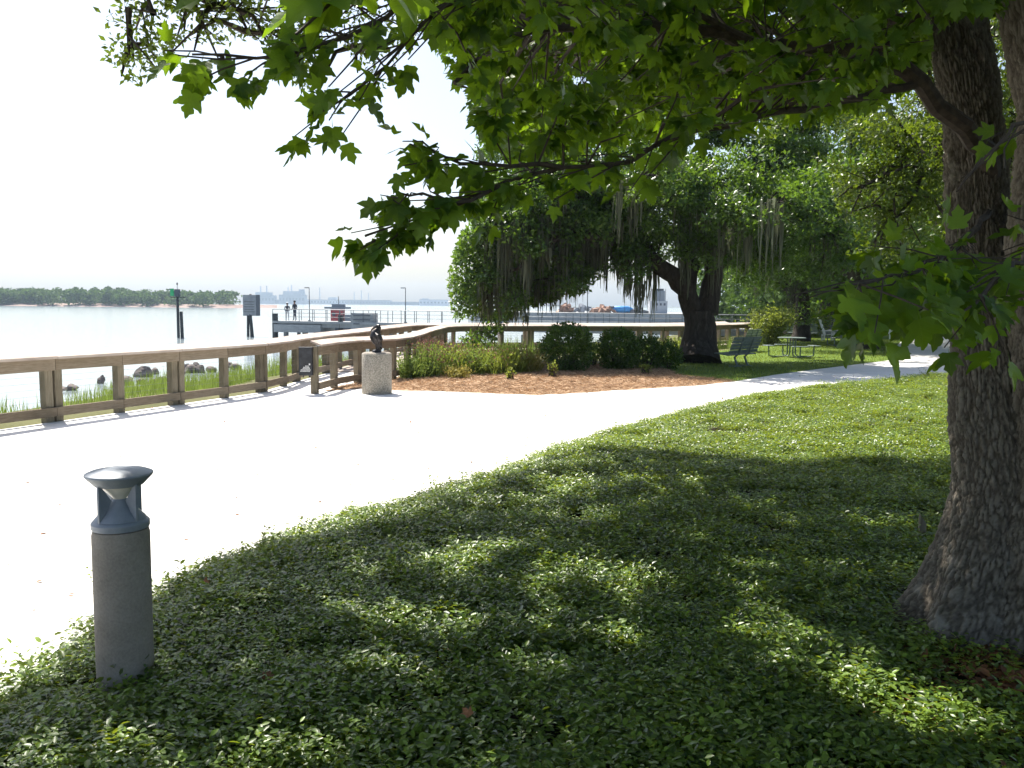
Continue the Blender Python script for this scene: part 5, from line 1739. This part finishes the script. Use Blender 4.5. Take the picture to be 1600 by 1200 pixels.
big_limbs = [
    ([at(1084, 490, OY), at(1062, 440, OY - .2), at(1020, 405, OY - .6), at(960, 378, OY - 1.2), at(880, 365, OY - 2.0), at(800, 380, OY - 2.6), at(740, 425, OY - 3.0)], .36),
    ([at(1104, 490, OY), at(1112, 430, OY + .2), at(1128, 370, OY + .4), at(1165, 300, OY + .4), at(1230, 240, OY)], .40),
    ([at(1075, 455, OY), at(1080, 390, OY + .6), at(1060, 320, OY + 1.0), at(1020, 250, OY + 1.2), at(980, 170, OY + 1.5)], .28),
    ([at(1020, 405, OY - .6), at(990, 350, OY - .8), at(930, 300, OY - 1.2), at(860, 270, OY - 1.5), at(800, 280, OY - 1.8)], .20),
    ([at(1112, 430, OY + .2), at(1160, 390, OY + 1.5), at(1220, 370, OY + 3), at(1290, 370, OY + 4)], .20),
    ([at(1112, 430, OY + .2), at(1140, 370, OY - 1.8), at(1180, 330, OY - 3.8), at(1230, 320, OY - 5.2)], .20),
    ([at(1060, 320, OY + 1), at(1100, 230, OY + 1), at(1130, 150, OY + .5), at(1150, 80, OY)], .18),
    ([at(960, 378, OY - 1.2), at(920, 330, OY + .8), at(850, 320, OY + 2), at(780, 350, OY + 2.6)], .16),
    ([at(1128, 370, OY + .4), at(1090, 300, OY - 1.8), at(1040, 270, OY - 3.2), at(980, 290, OY - 4)], .16),
    ([at(880, 365, OY - 2), at(830, 400, OY - 2.8), at(780, 440, OY - 3.0), at(745, 485, OY - 3.1)], .12),
    ([at(850, 390, OY + .6), at(810, 425, OY), at(780, 465, OY - .4), at(765, 500, OY - .6)], .09),
    ([at(930, 360, OY + .2), at(900, 400, OY - .8), at(870, 430, OY - 1.2), at(850, 450, OY - 1.4)], .09),
    ([at(930, 300, OY - 1.2), at(870, 320, OY - 2.4), at(800, 340, OY - 3.2), at(750, 385, OY - 3.6)], .12),
    ([at(990, 350, OY - .8), at(930, 360, OY + .2), at(850, 390, OY + .6), at(790, 420, OY + .8)], .12),
    ([at(1060, 320, OY + 1), at(980, 300, OY + .4), at(900, 280, OY), at(820, 300, OY - .6), at(770, 330, OY - 1)], .14),
    ([at(1080, 390, OY + .6), at(1030, 350, OY + 2), at(960, 320, OY + 3), at(880, 340, OY + 3.6)], .14),
    ([at(1165, 300, OY + .4), at(1220, 310, OY - 1.5), at(1280, 340, OY - 2.5), at(1330, 390, OY - 3)], .14),
    ([at(1165, 300, OY + .4), at(1200, 220, OY + 1), at(1260, 170, OY + 1.5), at(1330, 150, OY + 2)], .16),
    ([at(1112, 430, OY + .2), at(1180, 350, OY + .8), at(1260, 310, OY + 1.2), at(1340, 310, OY + 1.5), at(1400, 350, OY + 1.5)], .18),
    ([at(1020, 250, OY + 1.2), at(940, 200, OY + .8), at(860, 190, OY + .3), at(790, 230, OY)], .12),
]
def oak_prune(p):
    px, py, c = projn(p)
    # clear the view below the crown and to the left of it
    lo = np.interp(px, [680, 705, 730, 770, 800, 840, 900, 960, 1000, 1050, 1150, 1250, 1500], [440, 510, 548, 540, 490, 475, 462, 450, 440, 400, 460, 485, 495])
    le = np.interp(py, [0, 150, 250, 330, 430, 560], [760, 760, 740, 735, 700, 712])
    return (py < lo) & (px > le)
def left_mossy(m):
    px, py, c = projn(m)
    return np.where((px > 740) & (px < 1000), .9, .35) * (py > 250)
oak('live_oak', ob, big_limbs, .62, 'big live oak draped with grey moss behind the park bench', 5, (.11, .19), 92, 'oakleaf', 390, (.6, 2.3), 8, .42, None, 'tree', [Vector(ob) + Vector((0, 0, -.1)), at(1092, 540, OY), at(1094, 510, OY), fork], DIAMOND, (.8, 1.9), left_mossy, oak_prune, .12)
# sunny oak at the right, its trunk behind the maple
def auto_limbs(b, h0, n, reach, rise, seed, r0=.2, az=None):
    rng = np.random.default_rng(seed)
    out = []
    for k in range(n):
        a = (az[k] if az else k * 6.283 / n + rng.uniform(-.3, .3))
        L = reach * rng.uniform(.75, 1.1)
        hh = rise * rng.uniform(.5, 1.15)
        d = np.array([math.cos(a), math.sin(a), 0])
        p0 = np.array(tuple(b)) + np.array([0, 0, h0 * rng.uniform(.8, 1.0)])
        out.append(([tuple(p0), tuple(p0 + d * L * .3 + [0, 0, hh * .5]), tuple(p0 + d * L * .65 + [0, 0, hh * .9]), tuple(p0 + d * L + [0, 0, hh * .8])], r0))
    return out
sb = Vector((9.6, 15.6, 0))
sl = [([(9.6, 15.6, 3.0), at(1500, 250, 14.6), at(1440, 240, 13.6), at(1370, 270, 12.8), at(1330, 330, 12.4)], .14),
      ([(9.6, 15.6, 3.2), at(1540, 150, 14.8), at(1440, 130, 14.0), at(1330, 150, 13.6), at(1250, 200, 13.4)], .14),
      ([at(1440, 240, 13.6), at(1420, 310, 13.0), at(1400, 370, 12.6)], .07),
      ([(9.6, 15.6, 3.6), (9.2, 15.5, 5.5), (8.0, 15.2, 7.0), (6.4, 15.0, 7.8)], .16),
      ([(9.6, 15.6, 3.6), (10.2, 16, 5.6), (11.5, 17, 7.0)], .16),
      ([(9.6, 15.6, 3.4), (10.5, 14.8, 5.0), (11.5, 13.8, 5.6)], .13)]
def sunny_prune(p):
    px, py, c = projn(p)
    return (py < np.interp(px, [1200, 1290, 1330, 1400, 1480, 1600], [220, 260, 400, 430, 470, 480])) & (px > 1180)
oak('live_oak', sb, sl, .34, 'sunlit yellow-green oak whose crown shows left of the maple trunk', 15, (.065, .105), 98, 'oakleaf2', 0, (.3, .9), 9, .36, None, 'tree', [sb + Vector((0, 0, -.1)), sb + Vector((.05, 0, 1.5)), sb + Vector((0, 0, 3.6))], OVAL4, (.6, 1.4), None, sunny_prune)
# overhanging oak at the left, trunk outside the picture
wb = Vector((-9.2, 4.6, 0.0))
wl_ = [([(-9.2, 4.6, 3.0), (-8.4, 5.0, 5.6), (-6.4, 5.9, 7.3), (-4.7, 6.8, 7.0), tuple(at(215, -60, 8.0)), tuple(at(215, 40, 8.0)), tuple(at(195, 90, 7.9))], .13),
       ([tuple(at(215, -60, 8.0)), tuple(at(300, -20, 8.2)), tuple(at(370, 30, 8.2)), tuple(at(400, 60, 8.2))], .05),
       ([tuple(at(300, -20, 8.2)), tuple(at(430, -10, 8.6)), tuple(at(520, 40, 8.8)), tuple(at(575, 110, 8.8))], .04),
       ([(-9.2, 4.6, 3.2), (-10, 6, 5), (-10.5, 8, 6.2)], .13), ([(-9.2, 4.6, 3.2), (-9.8, 3.5, 5.4), (-10, 2, 6.5)], .13), ([(-8.4, 5.0, 5.6), (-8.6, 5.6, 6.8), (-8.6, 6.5, 8.0)], .09)]
def left_prune(p):
    px, py, c = projn(p)
    lo = np.interp(px, [100, 130, 160, 180, 200, 250, 290, 340, 400, 440, 480, 530, 600, 640], [-20, 60, 80, 150, 140, 110, 60, 70, 60, 120, 140, 60, 150, 60])
    sx, sy = p[:, 0] + SH.x * p[:, 2], p[:, 1] + SH.y * p[:, 2]
    qx, qy, qc = projn(np.stack([sx, sy, np.zeros(len(sx))], 1))
    dark = in_poly(sx, sy, BED) | (qc < .5) | (qx < -40)
    return (((py < lo) & (px > 140)) | (py < -20) | (px < -40)) & dark
oak('live_oak', wb, wl_, .30, 'fine-leaved oak branch hanging in at the upper left corner', 25, (.05, .085), 62, 'oakleaf2', 0, (.3, .8), 9, .30, None, 'tree', [wb + Vector((0, 0, -.1)), wb + Vector((.05, 0, 1.5)), wb + Vector((0, 0, 3.4))], OVAL4, (.35, .8), None, left_prune, .2)
# trees behind on the lawn
bg = [((16.5, 48.5), 1.25, 'dark oak behind the far end of the boardwalk'), ((20.5, 62.0), 1.9, 'dark mossy oak behind the seated person'), ((25.5, 47.0), 1.6, 'dark mossy oak right of the far path bend'),
      ((35.0, 64.0), 2.0, 'farthest dark oak near the path bend'), ((18.6, 33.5), 1.15, 'dark oak whose mossy crown hangs over the path'), ((28, 76), 2.2, 'tall dark oak at the back of the park'), ((16.9, 40.5), 1.5, 'dark oak standing behind the farther picnic table')]
for i, ((x, y), s, lbv) in enumerate(bg):
    b = Vector((x, y, 0))
    L = auto_limbs(b, 2.8 * s ** .5, 7, 4.4 * s, 3.2 * s, 60 + i, .22 * s) + auto_limbs(b, 2.8 * s ** .5, 5, 2.6 * s, 5.2 * s, 80 + i, .22 * s)
    oak('park_oak', b, L, .40 * s ** .6, lbv, 50 + i, (.14 * s ** .5, .26 * s ** .5), 50, 'oakleaf' if i != 4 else 'oakleaf2', 60, (.6, 2.0), 4, .70 * s, 'oaks at the back of the park', 'tree', [b + Vector((0, 0, -.1)), b + Vector((.1, 0, 1.4 * s ** .5)), b + Vector((0, .1, 2.9 * s ** .5))], DIAMOND, (1.0 * s ** .5, 2.4 * s ** .5), None, None, .1)
# distant wood closing the park at the right
tp = []
for i in range(170):
    t = RNG.random()
    c = np.array([23 + 85 * t, 86 + 22 * RNG.random() + 6 * t, 0])
    h = RNG.uniform(5, 9.5)
    u = norm(RNG.normal(size=(150, 3)))
    q_ = c + u * np.array([3.2, 3.2, h * .55]) * RNG.uniform(.7, 1.05, (150, 1)) + np.array([0, 0, h * .52])
    tp.append(q_)
tp = np.vstack(tp)
tp = tp[tp[:, 2] > .2]
props(link('background_wood', leaf_cloud('background_wood', WIDE, tp, rdir(len(tp)), rdir(len(tp)) + np.array([0, 0, .6]), RNG.uniform(.5, .95, len(tp)), M['farleaf'], RNG.random(len(tp)))), 'dark belt of trees closing the park behind the oaks', 'wood', kind='stuff')

# ------------------------------------------------------------------ haze
hz = MB().box((0, 1450, 34), (2960, 3100, 78)).build('haze', M['white'])
hz.data.materials.clear()
hm = bpy.data.materials.new('haze_air')
hm.use_nodes = True
hn = hm.node_tree
hn.nodes.remove(hn.nodes['Principled BSDF'])
pv = hn.nodes.new('ShaderNodeVolumePrincipled')
pv.inputs['Color'].default_value = (0.64, 0.81, 1.0, 1)
pv.inputs['Density'].default_value = 0.00024
pv.inputs['Anisotropy'].default_value = 0.2
hn.links.new(pv.outputs[0], hn.nodes['Material Output'].inputs['Volume'])
hz.data.materials.append(hm)
props(hz, 'pale air haze over the river', 'haze', kind='stuff')
